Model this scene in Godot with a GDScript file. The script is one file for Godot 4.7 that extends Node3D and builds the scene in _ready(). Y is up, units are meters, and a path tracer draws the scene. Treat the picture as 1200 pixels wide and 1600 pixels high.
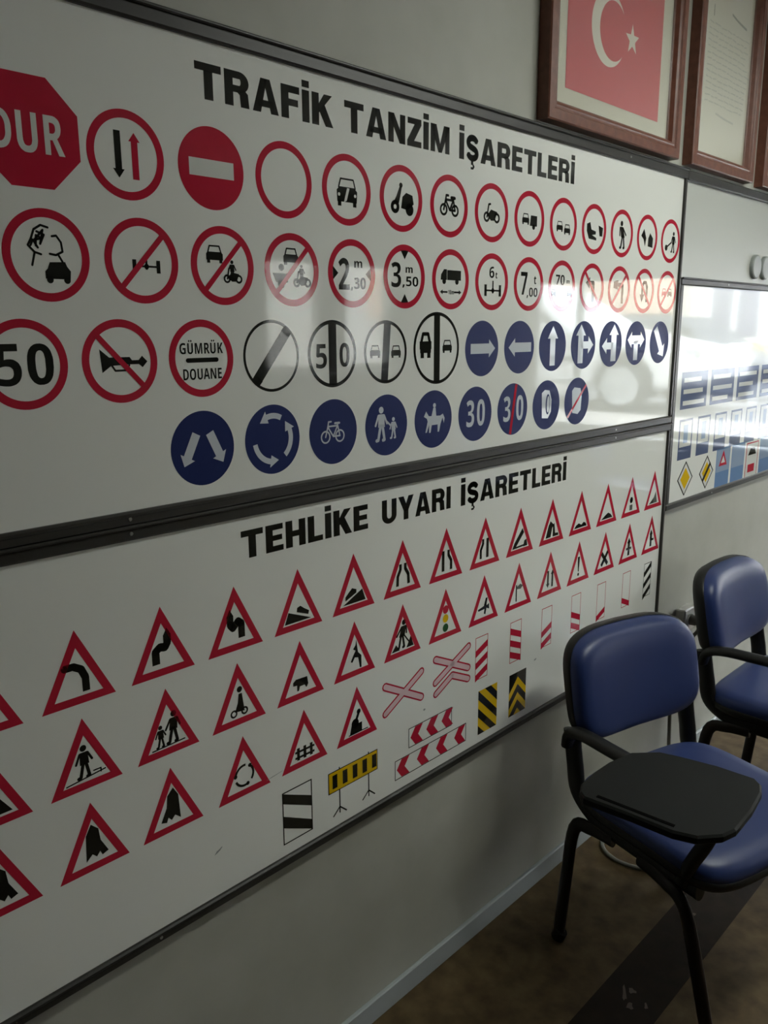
extends Node3D
# A driving-school classroom: two long glossy traffic-sign boards on a wall, a third board beyond them,
# framed pictures above, blue tablet chairs in front. x runs along the board wall, z away from it, y up.

const EYE := Vector3(0.0, 1.552, 1.1206)
const END_X := 6.0        # inner face of the end wall with the shop window
const FAR_Z := 4.0        # inner face of the wall across the room
const BACK_X := -4.5
const CEIL := 2.62
const LAMP := 0.080       # energy of the ceiling lamp
const WALL_Z := -0.012    # inner face of the board wall; the boards' faces lie at z = 0

var M := {}
var used := {}
var fonts := {}

# ------------------------------------------------------------------ small helpers
func srgb(r: float, g: float, b: float) -> Color:
	return Color(r / 255.0, g / 255.0, b / 255.0)

func mat(key: String, c: Color, rough := 0.6, metal := 0.0, spec := 0.5) -> StandardMaterial3D:
	var m := StandardMaterial3D.new()
	m.resource_name = key
	m.albedo_color = c
	m.roughness = rough
	m.metallic = metal
	m.metallic_specular = spec
	M[key] = m
	return m

func noise_tex(sd: int, freq: float, c0: Color, c1: Color, octaves := 4, size := 512) -> NoiseTexture2D:
	var n := FastNoiseLite.new()
	n.seed = sd
	n.frequency = freq
	n.noise_type = FastNoiseLite.TYPE_SIMPLEX_SMOOTH
	n.fractal_octaves = octaves
	var g := Gradient.new()
	g.set_color(0, c0)
	g.set_color(1, c1)
	var t := NoiseTexture2D.new()
	t.width = size
	t.height = size
	t.seamless = true
	t.noise = n
	t.color_ramp = g
	return t

func numbered(called: String) -> String:
	var k: int = used.get(called, 0)
	used[called] = k + 1
	return called if k == 0 else "%s_%03d" % [called, k]

func tag(o: Node, label: String, category := "", group := "") -> void:
	o.set_meta("label", label)
	if category:
		o.set_meta("category", category)
	if group:
		o.set_meta("group", group)

func thing(called: String, label: String, category: String, at := Vector3.ZERO, turn := 0.0, group := "") -> Node3D:
	var o := Node3D.new()
	o.name = numbered(called)
	add_child(o)
	o.position = at
	o.rotation.y = turn
	tag(o, label, category, group)
	return o

func part(called: String, mesh: Mesh, m: Material, parent: Node, at := Vector3.ZERO, rot := Vector3.ZERO) -> MeshInstance3D:
	var o := MeshInstance3D.new()
	o.name = called
	o.mesh = mesh
	if m:
		o.material_override = m
	parent.add_child(o, true)
	o.position = at
	o.rotation = rot
	return o

func struct(called: String, mesh: Mesh, m: Material, at := Vector3.ZERO) -> MeshInstance3D:
	var o := part(called, mesh, m, self, at)
	o.set_meta("kind", "structure")
	return o

# a triangle that faces the side its normal names (front faces run clockwise)
func face(st: SurfaceTool, a: Vector3, b: Vector3, c: Vector3, n: Vector3) -> void:
	if (b - a).cross(c - a).dot(n) > 0.0:
		st.add_vertex(a); st.add_vertex(c); st.add_vertex(b)
	else:
		st.add_vertex(a); st.add_vertex(b); st.add_vertex(c)

func quad(st: SurfaceTool, a: Vector3, b: Vector3, c: Vector3, d: Vector3, n: Vector3) -> void:
	face(st, a, b, c, n)
	face(st, a, c, d, n)

func begin() -> SurfaceTool:
	var st := SurfaceTool.new()
	st.begin(Mesh.PRIMITIVE_TRIANGLES)
	st.set_smooth_group(-1)
	return st

func done(st: SurfaceTool) -> ArrayMesh:
	st.generate_normals()
	return st.commit()

# box from corner lo to corner hi with chamfered edges
func add_box(st: SurfaceTool, lo: Vector3, hi: Vector3, ch := 0.0) -> void:
	var c := (lo + hi) * 0.5
	var h := (hi - lo) * 0.5
	var k := minf(ch, minf(h.x, minf(h.y, h.z)) * 0.9)
	for ax in 3:
		var b := (ax + 1) % 3
		var d := (ax + 2) % 3
		for s in [-1.0, 1.0]:
			var n := Vector3.ZERO
			n[ax] = s
			var q := []
			for e in [[-1, -1], [1, -1], [1, 1], [-1, 1]]:
				var p := Vector3.ZERO
				p[ax] = s * h[ax]
				p[b] = e[0] * (h[b] - k)
				p[d] = e[1] * (h[d] - k)
				q.append(c + p)
			quad(st, q[0], q[1], q[2], q[3], n)
			if k > 0.0:
				for s2 in [-1.0, 1.0]:
					var n2 := n
					n2[b] = s2
					var r := []
					for e in [[0, -1], [0, 1], [1, 1], [1, -1]]:
						var p := Vector3.ZERO
						p[ax] = s * (h[ax] - (k if e[0] else 0.0))
						p[b] = s2 * (h[b] - (0.0 if e[0] else k))
						p[d] = e[1] * (h[d] - k)
						r.append(c + p)
					quad(st, r[0], r[1], r[2], r[3], n2)
	if k > 0.0:
		for sx in [-1.0, 1.0]:
			for sy in [-1.0, 1.0]:
				for sz in [-1.0, 1.0]:
					var s3 := Vector3(sx, sy, sz)
					face(st, c + s3 * Vector3(h.x, h.y - k, h.z - k), c + s3 * Vector3(h.x - k, h.y, h.z - k), c + s3 * Vector3(h.x - k, h.y - k, h.z), s3)

func box(lo: Vector3, hi: Vector3, ch := 0.0) -> ArrayMesh:
	var st := begin()
	add_box(st, lo, hi, ch)
	return done(st)

# smooth path through control points
func smooth(pts: Array, steps := 6) -> PackedVector3Array:
	var out := PackedVector3Array()
	for i in pts.size() - 1:
		var p0: Vector3 = pts[maxi(i - 1, 0)]
		var p1: Vector3 = pts[i]
		var p2: Vector3 = pts[i + 1]
		var p3: Vector3 = pts[mini(i + 2, pts.size() - 1)]
		for k in steps:
			out.append(p1.cubic_interpolate(p2, p0, p3, float(k) / steps))
	out.append(pts[-1])
	return out

# tube with an oval section: ra across `side`, rb across the other way
func tube(path: PackedVector3Array, ra: float, rb: float, side: Vector3, n := 12) -> ArrayMesh:
	var st := SurfaceTool.new()
	st.begin(Mesh.PRIMITIVE_TRIANGLES)
	st.set_smooth_group(0)
	var rings := []
	for i in path.size():
		var t := (path[mini(i + 1, path.size() - 1)] - path[maxi(i - 1, 0)]).normalized()
		var a := (side - t * side.dot(t)).normalized()
		var b := t.cross(a)
		var ring := []
		for k in n:
			var an := TAU * k / n
			ring.append(path[i] + a * cos(an) * ra + b * sin(an) * rb)
		rings.append(ring)
	for i in rings.size() - 1:
		var mid := (path[i] + path[i + 1]) * 0.5
		for k in n:
			var k2 := (k + 1) % n
			var nn: Vector3 = (rings[i][k] + rings[i][k2]) * 0.5 - path[i]
			quad(st, rings[i][k], rings[i][k2], rings[i + 1][k2], rings[i + 1][k], nn)
	st.set_smooth_group(-1)
	for e in [0, rings.size() - 1]:
		var dir := (path[e] - path[1 if e == 0 else e - 1]).normalized()
		for k in n:
			face(st, path[e], rings[e][k], rings[e][(k + 1) % n], dir)
	return done(st)

# a shape of revolution about the x axis; prof = [[x, r], ...]
func lathe(prof: Array, n := 24) -> ArrayMesh:
	var st := begin()
	for i in prof.size() - 1:
		for k in n:
			var a := TAU * k / n
			var b := TAU * (k + 1) / n
			var p := []
			for e in [[i, a], [i, b], [i + 1, b], [i + 1, a]]:
				var q: Array = prof[e[0]]
				p.append(Vector3(q[0], q[1] * cos(e[1]), q[1] * sin(e[1])))
			var mid := (a + b) * 0.5
			var dx: float = prof[i + 1][0] - prof[i][0]
			var dr: float = prof[i + 1][1] - prof[i][1]
			quad(st, p[0], p[1], p[2], p[3], Vector3(-dr, dx * cos(mid), dx * sin(mid)))
	return done(st)

# closed pad: outline (2D), rings = [[inset, depth], ...] from the back centre to the front centre, bent by `bend`
func pad(outline: PackedVector2Array, rings: Array, bend: Callable) -> ArrayMesh:
	var st := SurfaceTool.new()
	st.begin(Mesh.PRIMITIVE_TRIANGLES)
	st.set_smooth_group(0)
	var n := outline.size()
	var rows := []
	for r in rings:
		var row := []
		for p in outline:
			var l: float = p.length()
			var q: Vector2 = p * (1.0 - float(r[0]))
			row.append(bend.call(Vector3(q.x, q.y, r[1])))
		rows.append(row)
	for i in rows.size() - 1:
		for k in n:
			var k2 := (k + 1) % n
			var a: Vector3 = rows[i][k]
			var b: Vector3 = rows[i][k2]
			var c: Vector3 = rows[i + 1][k2]
			var d: Vector3 = rows[i + 1][k]
			st.add_vertex(a); st.add_vertex(c); st.add_vertex(b)
			st.add_vertex(a); st.add_vertex(d); st.add_vertex(c)
	return done(st)

func superellipse(w: float, h: float, e: float, n := 48) -> PackedVector2Array:
	var out := PackedVector2Array()
	for k in n:
		var t := TAU * k / n
		var c := cos(t)
		var s := sin(t)
		out.append(Vector2(signf(c) * pow(absf(c), 2.0 / e) * w * 0.5, signf(s) * pow(absf(s), 2.0 / e) * h * 0.5))
	return out

# prism of a polygon in the xy plane from z0 to z1, edges chamfered by ch
func add_prism(st: SurfaceTool, poly: PackedVector2Array, z0: float, z1: float, ch := 0.0) -> void:
	var p := poly
	if Geometry2D.is_polygon_clockwise(p):
		p = p.duplicate()
		p.reverse()
	var n := p.size()
	var ins := PackedVector2Array()
	for i in n:
		var e0 := (p[i] - p[(i + n - 1) % n]).normalized()
		var e1 := (p[(i + 1) % n] - p[i]).normalized()
		var nn := (Vector2(-e0.y, e0.x) + Vector2(-e1.y, e1.x)).normalized()
		var d := maxf(0.35, nn.dot(Vector2(-e0.y, e0.x)))
		ins.append(p[i] + nn * ch / d)
	var idx := Geometry2D.triangulate_polygon(ins)
	for i in range(0, idx.size(), 3):
		for s in [[z0, -1.0], [z1, 1.0]]:
			var zz: float = s[0]
			var v := []
			for k in 3:
				var q := ins[idx[i + k]]
				v.append(Vector3(q.x, q.y, zz))
			face(st, v[0], v[1], v[2], Vector3(0, 0, s[1]))
	for i in n:
		var j := (i + 1) % n
		var e := (p[j] - p[i]).normalized()
		var o := Vector3(e.y, -e.x, 0)
		var a := p[i]
		var b := p[j]
		quad(st, Vector3(a.x, a.y, z0 + ch), Vector3(b.x, b.y, z0 + ch), Vector3(b.x, b.y, z1 - ch), Vector3(a.x, a.y, z1 - ch), o)
		if ch > 0.0:
			var c := ins[i]
			var d := ins[j]
			quad(st, Vector3(a.x, a.y, z1 - ch), Vector3(b.x, b.y, z1 - ch), Vector3(d.x, d.y, z1), Vector3(c.x, c.y, z1), o + Vector3(0, 0, 1))
			quad(st, Vector3(a.x, a.y, z0 + ch), Vector3(b.x, b.y, z0 + ch), Vector3(d.x, d.y, z0), Vector3(c.x, c.y, z0), o - Vector3(0, 0, 1))

func prism(poly: PackedVector2Array, z0: float, z1: float, ch := 0.0) -> ArrayMesh:
	var st := begin()
	add_prism(st, poly, z0, z1, ch)
	return done(st)

func flat(a: Array) -> PackedVector2Array:
	var out := PackedVector2Array()
	for i in range(0, a.size(), 2):
		out.append(Vector2(a[i], a[i + 1]))
	return out

# ------------------------------------------------------------------ printing: flat ink shapes on a board
class Ink:
	var host: Node3D
	var k: float                 # metres per unit
	var layer := 1
	var tris := {}
	func _init(h: Node3D, scale: float) -> void:
		host = h
		k = scale
	func up() -> Ink:
		layer += 1
		return self
	func t(c: String, a: Vector2, b: Vector2, d: Vector2) -> void:
		if not tris.has(c):
			tris[c] = PackedVector3Array()
		if (b - a).cross(d - a) > 0.0:
			var s := b
			b = d
			d = s
		var z := layer * 0.0002
		for p in [a, b, d]:
			tris[c].append(Vector3(p.x * k, p.y * k, z))
	func pv(c: String, pts: PackedVector2Array) -> void:
		var idx := Geometry2D.triangulate_polygon(pts)
		for i in range(0, idx.size(), 3):
			t(c, pts[idx[i]], pts[idx[i + 1]], pts[idx[i + 2]])
	func poly(c: String, a: Array) -> void:
		var pts := PackedVector2Array()
		for i in range(0, a.size(), 2):
			pts.append(Vector2(a[i], a[i + 1]))
		pv(c, pts)
	func rect(c: String, x0: float, y0: float, x1: float, y1: float) -> void:
		poly(c, [x0, y0, x1, y0, x1, y1, x0, y1])
	func ell(c: String, x: float, y: float, rx: float, ry: float, n := 18) -> void:
		var o := Vector2(x, y)
		for i in n:
			t(c, o, o + Vector2(cos(TAU * i / n) * rx, sin(TAU * i / n) * ry), o + Vector2(cos(TAU * (i + 1) / n) * rx, sin(TAU * (i + 1) / n) * ry))
	func disc(c: String, x: float, y: float, r: float, n := 18) -> void:
		ell(c, x, y, r, r, n)
	func ring(c: String, x: float, y: float, r0: float, r1: float, a0 := 0.0, a1 := 360.0, n := 64) -> void:
		var o := Vector2(x, y)
		for i in n:
			var a := Vector2.from_angle(deg_to_rad(lerpf(a0, a1, float(i) / n)))
			var b := Vector2.from_angle(deg_to_rad(lerpf(a0, a1, float(i + 1) / n)))
			t(c, o + a * r0, o + a * r1, o + b * r1)
			t(c, o + a * r0, o + b * r1, o + b * r0)
	func line(c: String, a: Array, w: float, round_ends := true) -> void:
		var pts := []
		for i in range(0, a.size(), 2):
			pts.append(Vector2(a[i], a[i + 1]))
		for i in pts.size() - 1:
			var d: Vector2 = (pts[i + 1] - pts[i]).normalized().orthogonal() * w * 0.5
			t(c, pts[i] + d, pts[i] - d, pts[i + 1] - d)
			t(c, pts[i] + d, pts[i + 1] - d, pts[i + 1] + d)
		for i in pts.size():
			if round_ends or (i > 0 and i < pts.size() - 1):
				disc(c, pts[i].x, pts[i].y, w * 0.5, 10)
	func arrow(c: String, x0: float, y0: float, x1: float, y1: float, w: float, hw: float, hl: float) -> void:
		var a := Vector2(x0, y0)
		var b := Vector2(x1, y1)
		var d := (b - a).normalized()
		var n := d.orthogonal()
		var m := b - d * hl
		pv(c, PackedVector2Array([a + n * w * 0.5, m + n * w * 0.5, m + n * hw * 0.5, b, m - n * hw * 0.5, m - n * w * 0.5, a - n * w * 0.5]))
	# type set in a box: centre x, centre y, height and width of the whole line
	func type(c: String, s: String, x: float, y: float, h: float, w: float) -> void:
		var tri: PackedVector2Array = host.set_type(s)
		var lo := tri[0]
		var hi := tri[0]
		for p in tri:
			lo = lo.min(p)
			hi = hi.max(p)
		for i in range(0, tri.size(), 3):
			var q := []
			for e in 3:
				var f := (tri[i + e] - (lo + hi) * 0.5) / (hi - lo)
				q.append(Vector2(x + f.x * w, y + f.y * h))
			t(c, q[0], q[1], q[2])
	func commit() -> ArrayMesh:
		var am := ArrayMesh.new()
		for c in tris:
			var arr := []
			arr.resize(Mesh.ARRAY_MAX)
			var nn := PackedVector3Array()
			nn.resize(tris[c].size())
			nn.fill(Vector3(0, 0, 1))
			arr[Mesh.ARRAY_VERTEX] = tris[c]
			arr[Mesh.ARRAY_NORMAL] = nn
			am.add_surface_from_arrays(Mesh.PRIMITIVE_TRIANGLES, arr)
			am.surface_set_material(am.get_surface_count() - 1, host.M["ink_" + c])
		return am

func set_type(s: String) -> PackedVector2Array:
	if fonts.has(s):
		return fonts[s]
	var f := SystemFont.new()
	f.font_names = PackedStringArray(["Droid Sans"])
	f.font_weight = 700
	var tm := TextMesh.new()
	tm.font = f
	tm.text = s
	tm.font_size = 96
	tm.pixel_size = 0.01
	tm.depth = 0.02
	tm.curve_step = 2.0
	var out := PackedVector2Array()
	var arr := tm.surface_get_arrays(0)
	var v: PackedVector3Array = arr[Mesh.ARRAY_VERTEX]
	var nn: PackedVector3Array = arr[Mesh.ARRAY_NORMAL]
	var idx: PackedInt32Array = arr[Mesh.ARRAY_INDEX] if arr[Mesh.ARRAY_INDEX] != null else PackedInt32Array(range(v.size()))
	for i in range(0, idx.size() - 2, 3):
		if nn[idx[i]].z > 0.5:
			for e in 3:
				out.append(Vector2(v[idx[i + e]].x, v[idx[i + e]].y))
	fonts[s] = out
	return out

func sign_on(board: Node3D, called: String, label: String, u: float, y: float, k: float, draw: Callable) -> MeshInstance3D:
	var ink := Ink.new(self, k)
	draw.call(ink)
	var o := part(called, ink.commit(), null, board, Vector3(u, y, 0.0) - board.position)
	if label:
		o.set_meta("label", label)
	return o

# ---- heavy block capitals of the two headings: each returns its width; cap height 1
func block_letter(ink: Ink, ch: String) -> float:
	var c := "k"
	var s := 0.31
	match ch:
		"T":
			ink.rect(c, 0, 0.78, 0.92, 1); ink.rect(c, 0.305, 0, 0.615, 0.79)
			return 0.92
		"R":
			ink.rect(c, 0, 0, s, 1); ink.rect(c, s, 0.79, 0.56, 1); ink.rect(c, s, 0.40, 0.56, 0.6)
			var n := 12
			for i in n:
				var a0 := -PI / 2 + PI * i / n
				var a1 := -PI / 2 + PI * (i + 1) / n
				var o := Vector2(0.54, 0.70)
				var p := [Vector2(cos(a0) * 0.06, sin(a0) * 0.10), Vector2(cos(a0) * 0.36, sin(a0) * 0.30), Vector2(cos(a1) * 0.36, sin(a1) * 0.30), Vector2(cos(a1) * 0.06, sin(a1) * 0.10)]
				ink.t(c, o + p[0], o + p[1], o + p[2]); ink.t(c, o + p[0], o + p[2], o + p[3])
			ink.poly(c, [0.40, 0.45, 0.72, 0.52, 0.86, 0.40, 0.90, 0.0, 0.58, 0.0, 0.55, 0.34])
			return 0.92
		"A":
			ink.poly(c, [0, 0, 0.31, 0, 0.58, 1, 0.33, 1]); ink.poly(c, [0.71, 0, 1.02, 0, 0.69, 1, 0.44, 1]); ink.rect(c, 0.2, 0.17, 0.82, 0.37)
			return 1.02
		"F":
			ink.rect(c, 0, 0, s, 1); ink.rect(c, s, 0.78, 0.76, 1); ink.rect(c, s, 0.39, 0.70, 0.6)
			return 0.76
		"İ":
			ink.rect(c, 0, 0, s, 0.98); ink.rect(c, 0, 1.06, s, 1.27)
			return s
		"I":
			ink.rect(c, 0, 0, s, 1)
			return s
		"K":
			ink.rect(c, 0, 0, s, 1); ink.poly(c, [s - 0.02, 0.38, s - 0.02, 0.66, 0.54, 1, 0.90, 1]); ink.poly(c, [0.33, 0.44, 0.55, 0.70, 0.94, 0, 0.60, 0])
			return 0.92
		"N":
			ink.rect(c, 0, 0, 0.28, 1); ink.rect(c, 0.62, 0, 0.90, 1); ink.poly(c, [0, 1, 0.30, 1, 0.90, 0, 0.60, 0])
			return 0.90
		"Z":
			ink.rect(c, 0.02, 0.79, 0.78, 1); ink.rect(c, 0, 0, 0.78, 0.21); ink.poly(c, [0, 0.2, 0.37, 0.2, 0.78, 0.8, 0.41, 0.8])
			return 0.78
		"M":
			ink.rect(c, 0, 0, 0.26, 1); ink.rect(c, 0.86, 0, 1.12, 1); ink.poly(c, [0, 1, 0.34, 1, 0.66, 0, 0.46, 0]); ink.poly(c, [1.12, 1, 0.78, 1, 0.46, 0, 0.66, 0])
			return 1.12
		"Ş":
			var pts := []
			for i in 13:
				var a := deg_to_rad(lerpf(12, 268, i / 12.0))
				pts.append_array([0.42 + cos(a) * 0.27, 0.70 + sin(a) * 0.185])
			for i in 13:
				var a := deg_to_rad(lerpf(88, -170, i / 12.0))
				pts.append_array([0.42 + cos(a) * 0.28, 0.305 + sin(a) * 0.19])
			ink.line(c, pts, 0.25, false)
			ink.rect(c, 0.34, -0.14, 0.48, 0.04); ink.line(c, [0.46, -0.13, 0.52, -0.2, 0.46, -0.27, 0.32, -0.27], 0.09, false)
			return 0.84
		"E":
			ink.rect(c, 0, 0, s, 1); ink.rect(c, s, 0.79, 0.76, 1); ink.rect(c, s, 0.40, 0.72, 0.6); ink.rect(c, s, 0, 0.77, 0.21)
			return 0.77
		"L":
			ink.rect(c, 0, 0, s, 1); ink.rect(c, s, 0, 0.72, 0.21)
			return 0.72
		"H":
			ink.rect(c, 0, 0, s, 1); ink.rect(c, 0.60, 0, 0.91, 1); ink.rect(c, s, 0.39, 0.60, 0.61)
			return 0.91
		"U":
			ink.rect(c, 0, 0.33, s, 1); ink.rect(c, 0.60, 0.33, 0.91, 1)
			for i in 16:
				var a0 := PI + PI * i / 16.0
				var a1 := PI + PI * (i + 1) / 16.0
				var o := Vector2(0.455, 0.335)
				var p := [Vector2(cos(a0) * 0.145, sin(a0) * 0.13), Vector2(cos(a0) * 0.455, sin(a0) * 0.345), Vector2(cos(a1) * 0.455, sin(a1) * 0.345), Vector2(cos(a1) * 0.145, sin(a1) * 0.13)]
				ink.t(c, o + p[0], o + p[1], o + p[2]); ink.t(c, o + p[0], o + p[2], o + p[3])
			return 0.91
		"Y":
			ink.poly(c, [0, 1, 0.34, 1, 0.66, 0.36, 0.36, 0.36]); ink.poly(c, [1.0, 1, 0.66, 1, 0.34, 0.36, 0.64, 0.36]); ink.rect(c, 0.345, 0, 0.655, 0.42)
			return 1.0
	return 0.3

func heading(board: Node3D, word: String, u0: float, u1: float, y: float, cap: float) -> void:
	var inks := []
	var total := 0.0
	for ch in word:
		var ink := Ink.new(self, 1.0)
		var w := block_letter(ink, ch)
		inks.append([ink, w])
		total += w
	var gap := 0.11
	total += gap * (word.length() - 1)
	var sx := (u1 - u0) / total
	var x := u0
	for e in inks:
		var o := part("letter", e[0].commit(), null, board, Vector3(x, y, 0) - board.position)
		o.scale = Vector3(sx, cap, 1.0)
		x += (e[1] + gap) * sx

# ------------------------------------------------------------------ pictograms (units of the sign's radius, or of a triangle's height)
func p_car(i: Ink, c: String, x: float, y: float, w: float) -> void:   # a car seen from the front
	var h := w * 0.5
	i.poly(c, [x - h, y - w * 0.28, x + h, y - w * 0.28, x + h, y + w * 0.02, x + h * 0.82, y + w * 0.12, x - h * 0.82, y + w * 0.12, x - h, y + w * 0.02])
	i.line(c, [x - h * 0.78, y + w * 0.10, x - h * 0.58, y + w * 0.40, x + h * 0.58, y + w * 0.40, x + h * 0.78, y + w * 0.10], w * 0.08)
	i.rect(c, x - h * 0.92, y - w * 0.42, x - h * 0.55, y - w * 0.2)
	i.rect(c, x + h * 0.55, y - w * 0.42, x + h * 0.92, y - w * 0.2)

func p_bike(i: Ink, c: String, x: float, y: float, w: float, lw := 0.045) -> void:
	var r := w * 0.2
	i.ring(c, x - w * 0.3, y, r - lw, r, 0, 360, 24); i.ring(c, x + w * 0.3, y, r - lw, r, 0, 360, 24)
	i.line(c, [x - w * 0.3, y, x - w * 0.2, y + w * 0.32, x + w * 0.2, y + w * 0.32, x + w * 0.02, y, x - w * 0.2, y + w * 0.3], lw)
	i.line(c, [x + w * 0.2, y + w * 0.36, x + w * 0.3, y, x + w * 0.02, y], lw)
	i.line(c, [x - w * 0.2, y + w * 0.32, x - w * 0.17, y + w * 0.46, x - w * 0.06, y + w * 0.46], lw)
	i.line(c, [x + w * 0.1, y + w * 0.40, x + w * 0.28, y + w * 0.40], lw * 1.4)

func p_person(i: Ink, c: String, x: float, y: float, h: float, lean := 0.0) -> void:  # walking figure standing at y
	i.disc(c, x + lean, y + h * 0.9, h * 0.10, 12)
	i.poly(c, [x - h * 0.12 + lean, y + h * 0.78, x + h * 0.12 + lean, y + h * 0.78, x + h * 0.15, y + h * 0.40, x - h * 0.13, y + h * 0.40])
	i.line(c, [x - h * 0.03, y + h * 0.45, x - h * 0.13, y + h * 0.03, x - h * 0.2, y + h * 0.02], h * 0.10)
	i.line(c, [x + h * 0.05, y + h * 0.45, x + h * 0.13, y + h * 0.03, x + h * 0.07, y + h * 0.02], h * 0.10)
	i.line(c, [x - h * 0.12 + lean, y + h * 0.74, x - h * 0.24, y + h * 0.46], h * 0.07)
	i.line(c, [x + h * 0.12 + lean, y + h * 0.74, x + h * 0.24, y + h * 0.50], h * 0.07)

func p_moto(i: Ink, c: String, x: float, y: float, w: float) -> void:
	i.ring(c, x - w * 0.32, y, w * 0.1, w * 0.19, 0, 360, 20); i.ring(c, x + w * 0.32, y, w * 0.1, w * 0.19, 0, 360, 20)
	i.poly(c, [x - w * 0.3, y + w * 0.05, x - w * 0.05, y - w * 0.12, x + w * 0.2, y - w * 0.1, x + w * 0.34, y + w * 0.22, x - w * 0.05, y + w * 0.28])
	i.line(c, [x - w * 0.3, y, x - w * 0.2, y + w * 0.45, x - w * 0.1, y + w * 0.47], w * 0.08)

func p_truck(i: Ink, c: String, x: float, y: float, w: float) -> void:
	i.rect(c, x - w * 0.18, y - w * 0.02, x + w * 0.5, y + w * 0.28)
	i.poly(c, [x - w * 0.5, y - w * 0.02, x - w * 0.2, y - w * 0.02, x - w * 0.2, y + w * 0.3, x - w * 0.34, y + w * 0.3, x - w * 0.48, y + w * 0.14])
	i.disc(c, x - w * 0.33, y - w * 0.06, w * 0.09, 12); i.disc(c, x + w * 0.3, y - w * 0.06, w * 0.09, 12)

func p_axle(i: Ink, c: String, x: float, y: float, w: float) -> void:
	i.rect(c, x - w * 0.5, y - w * 0.03, x + w * 0.5, y + w * 0.03)
	i.rect(c, x - w * 0.5, y - w * 0.2, x - w * 0.36, y + w * 0.2); i.rect(c, x + w * 0.36, y - w * 0.2, x + w * 0.5, y + w * 0.2)
	i.rect(c, x - w * 0.04, y - w * 0.1, x + w * 0.04, y + w * 0.34); i.disc(c, x, y, w * 0.09, 12)

func red_ring(i: Ink) -> void:
	i.ring("r", 0, 0, 0.81, 1.0)

func slash(i: Ink, dir := 1.0) -> void:
	i.up().line("r", [-0.62 * dir, -0.66, 0.62 * dir, 0.66], 0.14, false)
	i.layer -= 1

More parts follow.
